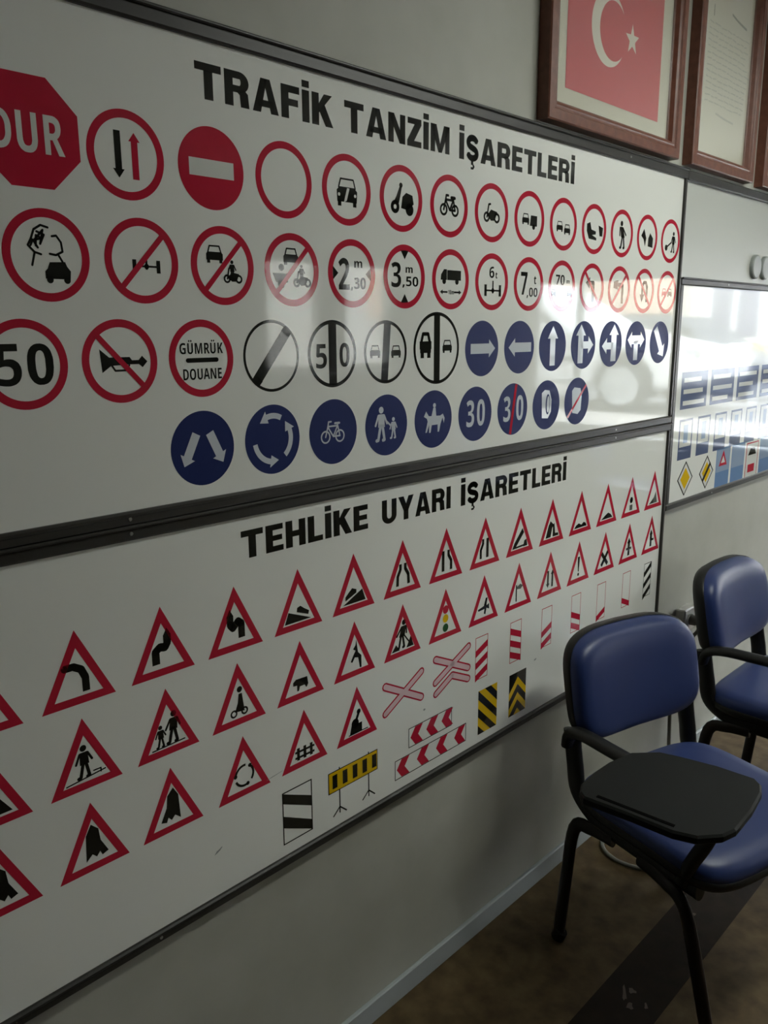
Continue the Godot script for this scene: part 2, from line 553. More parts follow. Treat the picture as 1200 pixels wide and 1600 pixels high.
func upper_signs(b: Node3D) -> void:
	var R := 0.06
	# row 1
	sign_on(b, "stop_sign", "red octagon reading DUR", 0.514, 1.803, 0.0685, func(i: Ink):
		var a := []
		for e in 8:
			a.append_array([cos(PI / 8 + e * PI / 4) * 1.082, sin(PI / 8 + e * PI / 4) * 1.082])
		i.poly("r", a)
		i.up().type("w", "DUR", -0.02, -0.02, 0.72, 1.42))
	var y1 := 1.7924
	var u1 := []
	for e in 13:
		u1.append(0.6520 + 0.14358 * e)
	sign_on(b, "prohibition_sign", "red ring with black down arrow and red up arrow", u1[0], y1, R, func(i: Ink):
		red_ring(i)
		i.arrow("k", -0.22, 0.52, -0.22, -0.52, 0.17, 0.30, 0.2); i.arrow("r", 0.22, -0.52, 0.22, 0.52, 0.17, 0.30, 0.2))
	sign_on(b, "prohibition_sign", "solid red disc with white bar", u1[1], y1, R, func(i: Ink):
		i.disc("r", 0, 0, 1.0, 64)
		i.up().rect("w", -0.68, -0.21, 0.68, 0.21))
	sign_on(b, "prohibition_sign", "empty red ring", u1[2], y1, R, func(i: Ink): red_ring(i))
	sign_on(b, "prohibition_sign", "red ring with black car", u1[3], y1, R, func(i: Ink):
		red_ring(i)
		i.poly("k", [-0.42, -0.02, -0.30, 0.08, 0.30, 0.08, 0.42, -0.02, 0.40, -0.34, -0.40, -0.34])
		i.line("k", [-0.34, 0.06, -0.26, 0.30, 0.26, 0.30, 0.34, 0.06], 0.05)
		i.rect("k", -0.38, -0.46, -0.24, -0.3); i.rect("k", 0.24, -0.46, 0.38, -0.3)
		i.up().poly("w", [-0.14, -0.36, -0.02, -0.30, 0.10, 0.05, 0.00, 0.06]); i.disc("w", -0.33, -0.14, 0.05, 10); i.disc("w", 0.33, -0.14, 0.05, 10))
	sign_on(b, "prohibition_sign", "red ring with black motor scooter", u1[4], y1, R, func(i: Ink):
		red_ring(i)
		i.ring("k", -0.30, -0.26, 0.07, 0.2, 0, 360, 20); i.poly("k", [-0.38, -0.14, -0.12, -0.14, 0.02, 0.36, -0.08, 0.38, -0.24, 0.06])
		i.disc("k", -0.03, 0.40, 0.08, 10)
		i.poly("k", [-0.02, -0.28, 0.28, -0.32, 0.58, -0.12, 0.52, 0.14, 0.22, 0.20, 0.04, 0.06]); i.disc("k", 0.38, -0.30, 0.19, 16))
	sign_on(b, "prohibition_sign", "red ring with black bicycle", u1[5], y1, R, func(i: Ink):
		red_ring(i)
		p_bike(i, "k", 0, -0.12, 1.0, 0.08))
	sign_on(b, "prohibition_sign", "red ring with black moped", u1[6], y1, R, func(i: Ink):
		red_ring(i)
		p_moto(i, "k", 0, -0.15, 0.95))
	sign_on(b, "prohibition_sign", "red ring with black lorry pulling a trailer", u1[7], y1, R, func(i: Ink):
		red_ring(i)
		p_car(i, "k", -0.26, -0.02, 0.46); i.poly("k", [0.02, -0.24, 0.5, -0.24, 0.5, 0.14, 0.08, 0.14]); i.disc("k", 0.28, -0.27, 0.1, 12))
	sign_on(b, "prohibition_sign", "red ring with two small black vehicles", u1[8], y1, R, func(i: Ink):
		red_ring(i)
		p_car(i, "k", -0.28, -0.10, 0.46); p_car(i, "k", 0.28, -0.18, 0.46))
	sign_on(b, "prohibition_sign", "red ring with black tractor", u1[9], y1, R, func(i: Ink):
		red_ring(i)
		i.poly("k", [-0.6, 0.18, -0.34, 0.26, -0.22, -0.02, 0.14, -0.08, 0.14, -0.2, -0.16, -0.24, 0.2, -0.34, 0.2, -0.44, -0.42, -0.40, -0.6, -0.1])
		i.poly("k", [0.34, 0.18, 0.72, 0.10, 0.68, -0.25, 0.46, -0.25]))
	sign_on(b, "prohibition_sign", "red ring with black walking figure", u1[10], y1, R, func(i: Ink):
		red_ring(i)
		p_person(i, "k", 0.08, -0.62, 1.15, -0.14))
	sign_on(b, "prohibition_sign", "red ring with horse-drawn cart", u1[11], y1, R, func(i: Ink):
		red_ring(i)
		i.poly("k", [-0.6, 0.05, -0.34, 0.36, -0.1, -0.04, -0.2, -0.4, -0.36, -0.1]); i.poly("k", [0.08, -0.38, 0.56, -0.42, 0.56, 0.0, 0.26, 0.22, 0.1, -0.02]))
	sign_on(b, "prohibition_sign", "red ring with figure pushing a handcart", u1[12], y1, R, func(i: Ink):
		red_ring(i)
		p_person(i, "k", 0.3, -0.5, 0.95); i.line("k", [0.1, -0.05, -0.4, -0.3], 0.08); i.disc("k", -0.42, -0.32, 0.14, 14))
	# row 2
	var y2 := 1.6499
	var u2 := []
	for e in 14:
		u2.append(0.5242 + 0.14217 * e)
	sign_on(b, "prohibition_sign", "red ring with smoking car", u2[0], y2, R, func(i: Ink):
		red_ring(i)
		i.poly("k", [-0.08, -0.50, 0.50, -0.50, 0.52, -0.32, 0.44, -0.22, 0.40, -0.12, 0.04, -0.14, -0.02, -0.28, -0.08, -0.34])
		i.disc("k", 0.02, -0.52, 0.08, 12); i.disc("k", 0.42, -0.52, 0.08, 12)
		i.line("k", [-0.36, -0.22, -0.28, 0.06, -0.42, 0.2, -0.34, 0.34, -0.26, 0.54, -0.1, 0.64, 0.06, 0.60], 0.05)
		i.line("k", [-0.28, 0.06, -0.14, 0.02], 0.05); i.line("k", [0.06, 0.04, 0.2, 0.02, 0.36, 0.10, 0.34, 0.30, 0.24, 0.44, 0.14, 0.42], 0.05); i.line("k", [0.26, 0.02, 0.34, -0.12], 0.05)
		i.line("k", [-0.24, 0.2, -0.22, 0.42, -0.10, 0.36, -0.26, 0.32, -0.06, 0.54, -0.14, 0.24, -0.04, 0.44, -0.2, 0.5], 0.05); i.line("k", [-0.36, 0.2, -0.3, 0.32, -0.2, 0.16], 0.05))
	sign_on(b, "prohibition_sign", "red ring and slash over an axle", u2[1], y2, R, func(i: Ink):
		red_ring(i)
		p_axle(i, "k", 0.1, -0.12, 0.76); slash(i))
	sign_on(b, "prohibition_sign", "red ring and slash over a car and a motorcycle", u2[2], y2, R, func(i: Ink):
		red_ring(i)
		p_car(i, "k", -0.26, 0.28, 0.52); p_moto(i, "k", 0.30, -0.32, 0.6); p_person(i, "k", 0.28, -0.34, 0.5); slash(i))
	sign_on(b, "prohibition_sign", "red ring and slash over car, cart and motorcycle", u2[3], y2, R, func(i: Ink):
		red_ring(i)
		p_car(i, "k", -0.04, 0.36, 0.54)
		i.poly("k", [-0.72, -0.10, -0.12, -0.10, -0.18, -0.34, -0.36, -0.40, -0.60, -0.34]); i.disc("k", -0.4, 0.06, 0.1, 12); i.disc("k", -0.42, -0.40, 0.12, 14)
		p_moto(i, "k", 0.36, -0.34, 0.66); p_person(i, "k", 0.34, -0.3, 0.46); slash(i))
	sign_on(b, "prohibition_sign", "red ring reading 2,30 m between side wedges", u2[4], y2, R, func(i: Ink):
		red_ring(i)
		i.poly("k", [-0.8, 0.20, -0.58, 0.0, -0.8, -0.20]); i.poly("k", [0.8, 0.20, 0.58, 0.0, 0.8, -0.20])
		i.type("k", "2", -0.34, -0.02, 0.92, 0.46); i.type("k", "m", 0.26, 0.28, 0.20, 0.34); i.type("k", ",30", 0.26, -0.30, 0.40, 0.64))
	sign_on(b, "prohibition_sign", "red ring reading 3,50 m between top and bottom wedges", u2[5], y2, R, func(i: Ink):
		red_ring(i)
		i.poly("k", [-0.19, 0.82, 0.19, 0.82, 0.0, 0.54]); i.poly("k", [-0.19, -0.82, 0.19, -0.82, 0.0, -0.54])
		i.type("k", "3", -0.40, 0.05, 0.78, 0.46); i.type("k", "m", 0.22, 0.22, 0.18, 0.34); i.type("k", ",50", 0.28, -0.16, 0.36, 0.78))
	sign_on(b, "prohibition_sign", "red ring with lorry over a length arrow", u2[6], y2, R, func(i: Ink):
		red_ring(i)
		p_truck(i, "k", 0, 0.0, 1.1)
		i.arrow("k", -0.18, -0.42, -0.58, -0.42, 0.06, 0.16, 0.14); i.arrow("k", 0.18, -0.42, 0.58, -0.42, 0.06, 0.16, 0.14); i.type("k", "10m", 0.02, -0.42, 0.15, 0.3))
	sign_on(b, "prohibition_sign", "red ring reading 6t above an axle", u2[7], y2, R, func(i: Ink):
		red_ring(i)
		i.type("k", "6", -0.02, 0.34, 0.40, 0.30); i.type("k", "t", 0.26, 0.24, 0.22, 0.12); p_axle(i, "k", 0.06, -0.30, 1.02))
	sign_on(b, "prohibition_sign", "red ring reading 7,00 t", u2[8], y2, R, func(i: Ink):
		red_ring(i)
		i.type("k", "7", -0.32, 0.02, 0.84, 0.44); i.type("k", "t", 0.42, 0.16, 0.30, 0.16); i.type("k", ",00", 0.24, -0.32, 0.40, 0.74))
	sign_on(b, "prohibition_sign", "red ring reading 70 m above two cars", u2[9], y2, R, func(i: Ink):
		red_ring(i)
		i.type("k", "70", -0.14, 0.24, 0.40, 0.66); i.type("k", "m", 0.46, 0.18, 0.12, 0.24); p_car(i, "k", -0.6, -0.28, 0.3); p_car(i, "k", 0.58, -0.28, 0.3))
	sign_on(b, "prohibition_sign", "red ring and slash over a left-turn arrow", u2[10], y2, R, func(i: Ink):
		red_ring(i)
		i.line("k", [0.12, -0.6, 0.12, 0.2, -0.2, 0.2], 0.18, false); i.poly("k", [-0.18, 0.44, -0.18, -0.04, -0.52, 0.2]); slash(i, -1))
	sign_on(b, "prohibition_sign", "red ring and slash over a right-turn arrow", u2[11], y2, R, func(i: Ink):
		red_ring(i)
		i.line("k", [0.3, -0.6, 0.3, 0.2, -0.1, 0.2], 0.18, false); i.poly("k", [-0.5, 0.34, -0.1, 0.40, -0.1, 0.0, -0.5, 0.06]); slash(i))
	sign_on(b, "prohibition_sign", "red ring and slash over a U-turn arrow", u2[12], y2, R, func(i: Ink):
		red_ring(i)
		i.line("k", [0.28, -0.5, 0.28, 0.2, 0.16, 0.38, -0.06, 0.38, -0.18, 0.2, -0.18, -0.2], 0.16, false); i.poly("k", [-0.4, -0.16, 0.04, -0.16, -0.18, -0.52]); slash(i, -1))
	sign_on(b, "prohibition_sign", "red ring with two cars side by side", u2[13], y2, R, func(i: Ink):
		red_ring(i)
		p_car(i, "r", -0.3, -0.02, 0.44); p_car(i, "k", 0.32, -0.02, 0.44); slash(i))
	# row 3
	var y3 := 1.5075
	var u3 := [0.4796, 0.620, 0.760, 0.900, 1.0405, 1.181, 1.334, 1.488, 1.631, 1.7725, 1.9165, 2.0585, 2.2005, 2.3450]
	sign_on(b, "prohibition_sign", "red ring reading 50", u3[0], y3, R, func(i: Ink):
		red_ring(i)
		i.type("k", "5", -0.36, 0, 0.92, 0.56); i.type("k", "0", 0.36, 0.0, 0.92, 0.60))
	sign_on(b, "prohibition_sign", "red ring and slash over a horn", u3[1], y3, R, func(i: Ink):
		red_ring(i)
		i.poly("k", [-0.54, 0.30, -0.30, 0.10, 0.24, 0.10, 0.30, 0.02, 0.48, 0.02, 0.58, 0.12, 0.72, -0.02, 0.58, -0.16, 0.48, -0.08, 0.26, -0.08, -0.26, -0.1, -0.50, -0.26])
		i.line("k", [-0.24, -0.10, -0.16, -0.22, 0.12, -0.22, 0.22, -0.10], 0.05); slash(i, -1))
	sign_on(b, "prohibition_sign", "red ring reading GÜMRÜK DOUANE", u3[2], y3, R, func(i: Ink):
		red_ring(i)
		i.type("k", "GÜMRÜK", 0, 0.30, 0.36, 1.34); i.line("k", [-0.44, -0.04, 0.46, -0.04], 0.12); i.type("k", "DOUANE", 0, -0.40, 0.29, 1.20))
	sign_on(b, "end_sign", "thin black ring with broad diagonal black band", u3[3], y3, R, func(i: Ink):
		i.ring("k", 0, 0, 0.92, 1.0)
		i.line("k", [-0.60, -0.72, 0.60, 0.72], 0.32, false); i.poly("k", [-0.50, -0.84, -0.72, -0.62, -0.6, -0.5, -0.36, -0.7]); i.poly("k", [0.50, 0.84, 0.72, 0.62, 0.6, 0.5, 0.36, 0.7]))
	sign_on(b, "end_sign", "black ring reading 50 behind a vertical black band", u3[4], y3, R, func(i: Ink):
		i.ring("k", 0, 0, 0.89, 1.0)
		i.rect("k", -0.16, -0.93, 0.16, 0.93); i.type("k", "5", -0.46, -0.06, 0.72, 0.44); i.type("k", "0", 0.50, -0.04, 0.72, 0.42))
	sign_on(b, "end_sign", "black ring with two cars split by a tilted band", u3[5], y3, R, func(i: Ink):
		i.ring("k", 0, 0, 0.90, 1.0)
		i.line("k", [-0.08, -0.92, 0.08, 0.92], 0.32, false); p_car(i, "k", -0.50, 0.02, 0.46); p_car(i, "k", 0.48, 0.0, 0.46))
	sign_on(b, "end_sign", "larger black ring with lorry and car split by a band", u3[6], y3 + 0.004, 0.0729, func(i: Ink):
		i.ring("k", 0, 0, 0.91, 1.0)
		i.rect("k", -0.13, -0.94, 0.13, 0.94); i.rect("k", -0.74, -0.02, -0.24, 0.20); i.line("k", [-0.66, 0.2, -0.6, 0.40, -0.38, 0.40, -0.32, 0.2], 0.10)
		i.rect("k", -0.72, -0.12, -0.26, -0.02); i.rect("k", -0.70, -0.26, -0.56, -0.1); i.rect("k", -0.42, -0.26, -0.28, -0.1); p_car(i, "k", 0.46, 0.04, 0.42))
	var disc := func(i: Ink): i.disc("b", 0, 0, 1.0, 64); i.up()
	sign_on(b, "mandatory_sign", "blue disc with white right arrow", u3[7], y3, R, func(i: Ink): disc.call(i); i.arrow("p", -0.68, 0, 0.80, 0, 0.36, 0.66, 0.38))
	sign_on(b, "mandatory_sign", "blue disc with white left arrow", u3[8], y3, R, func(i: Ink): disc.call(i); i.arrow("p", 0.80, 0, -0.72, 0, 0.36, 0.70, 0.42))
	sign_on(b, "mandatory_sign", "blue disc with white up arrow", u3[9], y3, R, func(i: Ink): disc.call(i); i.arrow("p", 0, -0.78, 0, 0.80, 0.38, 0.76, 0.5))
	sign_on(b, "mandatory_sign", "blue disc with white up and right arrow", u3[10], y3, R, func(i: Ink): disc.call(i); i.arrow("p", -0.22, -0.76, -0.22, 0.86, 0.42, 0.80, 0.46); i.arrow("p", -0.2, 0.0, 0.82, 0.0, 0.30, 0.74, 0.42))
	sign_on(b, "mandatory_sign", "blue disc with white up and left arrow", u3[11], y3, R, func(i: Ink): disc.call(i); i.arrow("p", 0.26, -0.76, 0.26, 0.86, 0.46, 0.84, 0.46); i.arrow("p", 0.2, -0.08, -0.78, -0.08, 0.30, 0.70, 0.42))
	sign_on(b, "mandatory_sign", "blue disc with white left and right arrow", u3[12], y3, R, func(i: Ink): disc.call(i); i.rect("p", -0.2, -0.78, 0.2, 0.1); i.arrow("p", 0, 0.16, 0.82, 0.16, 0.40, 0.74, 0.4); i.arrow("p", 0, 0.16, -0.82, 0.16, 0.40, 0.74, 0.4))
	sign_on(b, "mandatory_sign", "blue disc with white arrow down to the right", u3[13], y3, R, func(i: Ink): disc.call(i); i.arrow("p", -0.48, 0.66, 0.46, -0.68, 0.40, 0.86, 0.46))
	# row 4
	var y4 := 1.3658
	var u4 := []
	for e in 9:
		u4.append(0.7535 + 0.14288 * e)
	sign_on(b, "mandatory_sign", "blue disc with two diverging white arrows", u4[0], y4, R, func(i: Ink): disc.call(i); i.arrow("p", -0.20, 0.40, -0.62, -0.44, 0.26, 0.48, 0.26); i.arrow("p", 0.22, 0.40, 0.62, -0.44, 0.26, 0.48, 0.26))
	sign_on(b, "mandatory_sign", "blue disc with three circling white arrows", u4[1], y4, R, func(i: Ink):
		disc.call(i)
		for a in [[-170, -86, 1], [-50, 34, 1], [62, 122, 1]]:
			i.ring("p", 0, 0.02, 0.58, 0.74, a[0], a[1] - 12, 18)
			var e := Vector2.from_angle(deg_to_rad(a[1] - 14))
			var f := e.orthogonal() * -1.0
			var tip := Vector2.from_angle(deg_to_rad(a[1] + 12)) * 0.66
			i.poly("p", [e.x * 0.48, e.y * 0.48 + 0.02, e.x * 0.84, e.y * 0.84 + 0.02, tip.x, tip.y + 0.02]))
	sign_on(b, "mandatory_sign", "blue disc with white bicycle", u4[2], y4, R, func(i: Ink): disc.call(i); p_bike(i, "p", -0.04, -0.14, 1.0, 0.05))
	sign_on(b, "mandatory_sign", "blue disc with white adult and child", u4[3], y4, R, func(i: Ink): disc.call(i); p_person(i, "p", -0.26, -0.50, 1.12); p_person(i, "p", 0.32, -0.46, 0.70); i.line("p", [-0.05, 0.16, 0.18, -0.02], 0.06))
	sign_on(b, "mandatory_sign", "blue disc with white horse and rider", u4[4], y4, R, func(i: Ink):
		disc.call(i)
		i.poly("p", [-0.52, 0.12, -0.40, 0.30, -0.26, 0.12, 0.36, 0.10, 0.50, 0.16, 0.60, 0.0, 0.56, -0.18, 0.48, 0.02, 0.38, -0.18, 0.30, -0.46, 0.22, -0.46, 0.22, -0.20, -0.10, -0.20, -0.16, -0.46, -0.24, -0.46, -0.24, -0.18, -0.36, -0.44, -0.44, -0.44, -0.32, -0.06, -0.36, 0.04])
		i.poly("p", [-0.12, 0.1, 0.14, 0.1, 0.10, 0.40, -0.02, 0.40]); i.disc("p", 0.04, 0.48, 0.08, 12))
	sign_on(b, "mandatory_sign", "blue disc reading 30", u4[5], y4, R, func(i: Ink): disc.call(i); i.type("p", "3", -0.30, 0.03, 0.98, 0.46); i.type("p", "0", 0.34, 0.03, 0.98, 0.48))
	sign_on(b, "mandatory_sign", "blue disc reading 30 with red slash", u4[6], y4, R, func(i: Ink): disc.call(i); i.type("p", "3", -0.38, 0.03, 0.98, 0.46); i.type("p", "0", 0.48, 0.03, 0.98, 0.48); i.up().line("r", [-0.14, -0.96, 0.20, 0.96], 0.15, false))
	sign_on(b, "mandatory_sign", "blue disc with white chained tyre", u4[7], y4, R, func(i: Ink): disc.call(i); i.poly("p", [-0.36, 0.5, -0.14, 0.62, 0.2, 0.58, 0.38, 0.2, 0.36, -0.3, 0.14, -0.56, -0.3, -0.52]); i.up().ell("b", 0.1, 0.02, 0.16, 0.42); i.up().ell("p", 0.12, 0.02, 0.1, 0.34))
	sign_on(b, "mandatory_sign", "blue disc with white tyre and red slash", u4[8], y4, R, func(i: Ink): disc.call(i); i.poly("p", [-0.42, 0.46, -0.24, 0.6, 0.26, 0.54, 0.38, 0.2, 0.34, -0.4, 0.1, -0.56, -0.34, -0.48]); i.up().line("r", [-0.72, -0.66, 0.72, 0.66], 0.12, false))

func triangle(i: Ink) -> void:   # base 1 wide, height 1; origin at the middle of the base
	var a := [Vector2(-0.5, 0), Vector2(0.5, 0), Vector2(0, 1)]
	var b := [Vector2(-0.5 + 0.173, 0.107), Vector2(0.5 - 0.173, 0.107), Vector2(0, 0.76)]
	for e in 3:
		var f := (e + 1) % 3
		i.t("r", a[e], a[f], b[f])
		i.t("r", a[e], b[f], b[e])

func lower_signs(b: Node3D) -> void:
	var K := 0.1165
	var ua := []
	for e in 15:
		ua.append(0.5125 + 0.1432 * (e - 1))
	var warn := func(label: String, u: float, y: float, draw: Callable):
		sign_on(b, "warning_triangle", label, u, y, K, func(i: Ink): triangle(i); draw.call(i))
	var ya := 1.0065
	warn.call("red triangle with black right bend", ua[0], ya, func(i: Ink): i.line("k", [-0.1, 0.16, -0.1, 0.38, 0.0, 0.5, 0.16, 0.52], 0.1, false))
	warn.call("red triangle with black left bend", ua[1], ya, func(i: Ink): i.line("k", [0.10, 0.15, 0.10, 0.34, 0.05, 0.46, -0.05, 0.52, -0.18, 0.52], 0.10, false); i.disc("k", -0.17, 0.52, 0.045, 10))
	warn.call("red triangle with black double bend to the right", ua[2], ya, func(i: Ink): i.line("k", [-0.11, 0.18, -0.11, 0.37, -0.04, 0.42, 0.04, 0.40, 0.08, 0.46, 0.08, 0.58], 0.12, false); i.poly("k", [0.02, 0.57, 0.14, 0.57, 0.08, 0.68]))
	warn.call("red triangle with black double bend to the left", ua[3], ya, func(i: Ink): i.line("k", [0.11, 0.18, 0.11, 0.40, 0.05, 0.45, -0.04, 0.36, -0.09, 0.42, -0.09, 0.56], 0.12, false); i.poly("k", [-0.15, 0.55, -0.03, 0.55, -0.09, 0.66]))
	warn.call("red triangle with car on a downhill wedge", ua[4], ya, func(i: Ink): i.poly("k", [-0.29, 0.13, 0.26, 0.13, -0.21, 0.32]); i.poly("k", [-0.04, 0.29, 0.20, 0.20, 0.22, 0.26, 0.12, 0.32, 0.04, 0.38, -0.03, 0.36]))
	warn.call("red triangle with car on an uphill wedge", ua[5], ya, func(i: Ink): i.poly("k", [-0.26, 0.13, 0.28, 0.13, 0.20, 0.34]); i.poly("k", [-0.20, 0.20, 0.06, 0.30, 0.06, 0.36, -0.04, 0.40, -0.12, 0.34, -0.2, 0.27]))
	warn.call("red triangle with road narrowing from both sides", ua[6], ya, func(i: Ink): i.line("k", [-0.14, 0.16, -0.13, 0.34, -0.06, 0.46, -0.06, 0.56], 0.07, false); i.line("k", [0.16, 0.16, 0.15, 0.34, 0.07, 0.46, 0.07, 0.56], 0.07, false))
	warn.call("red triangle with road narrowing from the right", ua[7], ya, func(i: Ink): i.line("k", [-0.09, 0.16, -0.09, 0.56], 0.08, false); i.line("k", [0.15, 0.16, 0.15, 0.34, 0.07, 0.46, 0.07, 0.56], 0.07, false))
	warn.call("red triangle with road narrowing from the left", ua[8], ya, func(i: Ink): i.line("k", [0.08, 0.16, 0.08, 0.56], 0.08, false); i.line("k", [-0.14, 0.16, -0.14, 0.34, -0.07, 0.46, -0.07, 0.56], 0.07, false))
	warn.call("red triangle with raised drawbridge", ua[9], ya, func(i: Ink): i.poly("k", [-0.28, 0.13, -0.18, 0.13, 0.14, 0.44, 0.08, 0.54, -0.2, 0.26]); i.poly("k", [0.12, 0.13, 0.28, 0.13, 0.24, 0.28, 0.16, 0.26]); i.line("k", [-0.16, 0.15, 0.14, 0.16], 0.04))
	warn.call("red triangle with car at the water edge", ua[10], ya, func(i: Ink): i.poly("k", [-0.24, 0.13, -0.04, 0.13, 0.02, 0.34, 0.08, 0.40, -0.06, 0.50, -0.14, 0.40]); i.poly("k", [0.04, 0.13, 0.28, 0.13, 0.26, 0.19, 0.14, 0.2, 0.10, 0.44, 0.04, 0.40]))
	warn.call("red triangle with two road bumps", ua[11], ya, func(i: Ink): i.poly("k", [-0.28, 0.13, 0.28, 0.13, 0.24, 0.20, 0.14, 0.24, 0.04, 0.19, -0.08, 0.24, -0.2, 0.2]))
	warn.call("red triangle with a single road hump", ua[12], ya, func(i: Ink): i.poly("k", [-0.28, 0.13, 0.28, 0.13, 0.18, 0.22, 0.06, 0.27, -0.06, 0.23]))
	warn.call("red triangle with flying gravel behind a wheel", ua[13], ya, func(i: Ink): i.disc("k", 0.0, 0.40, 0.08, 12); i.rect("g", -0.08, 0.14, 0.07, 0.28))
	warn.call("red triangle with falling rocks", ua[14], ya, func(i: Ink): i.poly("g", [-0.24, 0.13, 0.22, 0.13, 0.12, 0.44, 0.02, 0.28]); i.poly("k", [-0.24, 0.13, 0.0, 0.13, 0.0, 0.26]))
	var yb := 0.8665
	warn.call("red triangle filled with a black slope", ua[0], yb, func(i: Ink): i.poly("k", [0.02, 0.14, 0.26, 0.14, -0.02, 0.56, -0.06, 0.4]))
	warn.call("red triangle with pedestrian on a crossing", ua[1], yb, func(i: Ink): p_person(i, "k", -0.02, 0.17, 0.46); i.line("k", [-0.28, 0.13, 0.26, 0.19], 0.02); i.line("k", [0.1, 0.22, 0.2, 0.22, 0.2, 0.17], 0.02))
	warn.call("red triangle with two running children", ua[2], yb, func(i: Ink): p_person(i, "k", 0.08, 0.16, 0.48, 0.02); p_person(i, "k", -0.12, 0.15, 0.33); i.line("k", [-0.26, 0.13, 0.26, 0.15], 0.02))
	warn.call("red triangle with cyclist", ua[3], yb, func(i: Ink): i.ring("k", -0.1, 0.2, 0.035, 0.065, 0, 360, 16); i.ring("k", 0.10, 0.2, 0.035, 0.065, 0, 360, 16); i.poly("k", [-0.08, 0.22, 0.10, 0.2, 0.06, 0.5, 0.0, 0.5, -0.02, 0.36]); i.disc("k", 0.02, 0.57, 0.05, 12))
	warn.call("red triangle with cow", ua[4], yb, func(i: Ink): i.poly("k", [-0.16, 0.32, -0.1, 0.36, 0.14, 0.35, 0.16, 0.22, 0.12, 0.16, 0.08, 0.22, -0.02, 0.22, -0.04, 0.15, -0.08, 0.15, -0.08, 0.25, -0.16, 0.26]))
	warn.call("red triangle with leaping deer", ua[5], yb, func(i: Ink): i.poly("k", [0.04, 0.66, 0.02, 0.56, -0.04, 0.50, 0.02, 0.46, -0.04, 0.38, -0.1, 0.28, -0.06, 0.26, 0.0, 0.34, 0.08, 0.32, 0.12, 0.12, 0.16, 0.12, 0.16, 0.34, 0.08, 0.42, 0.06, 0.52]))
	warn.call("red triangle with worker digging", ua[6], yb, func(i: Ink): p_person(i, "k", -0.03, 0.16, 0.54, 0.06); i.poly("k", [-0.3, 0.13, -0.08, 0.13, -0.18, 0.26]); i.poly("k", [0.1, 0.13, 0.30, 0.13, 0.22, 0.34]); i.line("k", [0.02, 0.42, 0.2, 0.2], 0.03))
	warn.call("red triangle with red, yellow and green lights", ua[7], yb, func(i: Ink): i.up().disc("r", 0, 0.58, 0.085); i.disc("y", 0, 0.40, 0.085); i.disc("n", 0, 0.21, 0.085))
	warn.call("red triangle with aeroplane", ua[8], yb, func(i: Ink): i.poly("k", [-0.2, 0.3, 0.0, 0.34, 0.06, 0.5, 0.12, 0.5, 0.09, 0.34, 0.18, 0.36, 0.18, 0.24, 0.09, 0.28, 0.06, 0.15, 0.0, 0.17, 0.02, 0.27, -0.18, 0.26]))
	warn.call("red triangle with windsock", ua[9], yb, func(i: Ink): i.line("k", [-0.08, 0.16, -0.08, 0.50], 0.04); i.poly("g", [-0.08, 0.46, 0.06, 0.52, 0.16, 0.46, 0.08, 0.40, -0.08, 0.42]))
	warn.call("red triangle with two opposed arrows", ua[10], yb, func(i: Ink): i.arrow("k", -0.08, 0.56, -0.08, 0.16, 0.07, 0.14, 0.1); i.arrow("k", 0.1, 0.16, 0.1, 0.56, 0.07, 0.14, 0.1))
	warn.call("red triangle with exclamation mark", ua[11], yb, func(i: Ink): i.poly("k", [-0.05, 0.62, 0.05, 0.62, 0.02, 0.26, -0.02, 0.26]); i.disc("k", 0, 0.19, 0.04, 12))
	warn.call("red triangle with black diagonal cross", ua[12], yb, func(i: Ink): i.line("k", [-0.15, 0.16, 0.15, 0.48], 0.1, false); i.line("k", [0.15, 0.16, -0.15, 0.48], 0.1, false))
	warn.call("red triangle with main road crossing a side road", ua[13], yb, func(i: Ink): i.rect("k", -0.05, 0.15, 0.06, 0.5); i.poly("k", [-0.09, 0.48, 0.1, 0.48, 0.0, 0.62]); i.rect("k", -0.13, 0.3, 0.14, 0.36))
	warn.call("red triangle with side road joining from the right", ua[14], yb, func(i: Ink): i.rect("k", -0.05, 0.15, 0.06, 0.5); i.poly("k", [-0.08, 0.48, 0.09, 0.48, 0.0, 0.62]); i.rect("k", 0.0, 0.3, 0.16, 0.36))
	var yc := 0.7255
	var uc := [0.3705, 0.5135, 0.655, 0.8035, 0.9475, 1.0895]
	var merge := func(i: Ink, s: float):
		i.poly("k", [-0.10 * s, 0.54, -0.02 * s, 0.68, 0.08 * s, 0.58, 0.10 * s, 0.40, 0.20 * s, 0.20, 0.11 * s, 0.17, 0.08 * s, 0.24, 0.03 * s, 0.18, -0.03 * s, 0.24, -0.12 * s, 0.16])
	warn.call("red triangle with plain black upright arrow", uc[0], yc, func(i: Ink): merge.call(i, 1.0))
	warn.call("red triangle with side road merging from the right", uc[1], yc, func(i: Ink): merge.call(i, 1.0))
	warn.call("red triangle with side road merging from the left", uc[2], yc, func(i: Ink): merge.call(i, -1.0))
	warn.call("red triangle with circling arrows", uc[3], yc, func(i: Ink):
		for a in [[-160, -70], [-40, 50], [80, 170]]:
			i.ring("k", 0, 0.34, 0.15, 0.19, a[0], a[1], 12)
			var e := Vector2.from_angle(deg_to_rad(a[1]))
			i.disc("k", e.x * 0.17, 0.34 + e.y * 0.17, 0.035, 8))
	warn.call("red triangle with level-crossing gate", uc[4], yc, func(i: Ink):
		for x in [-0.14, 0.0, 0.14]:
			i.rect("k", x - 0.03, 0.14, x + 0.03, 0.36)
		i.rect("k", -0.21, 0.17, 0.21, 0.21); i.rect("k", -0.21, 0.27, 0.21, 0.31))
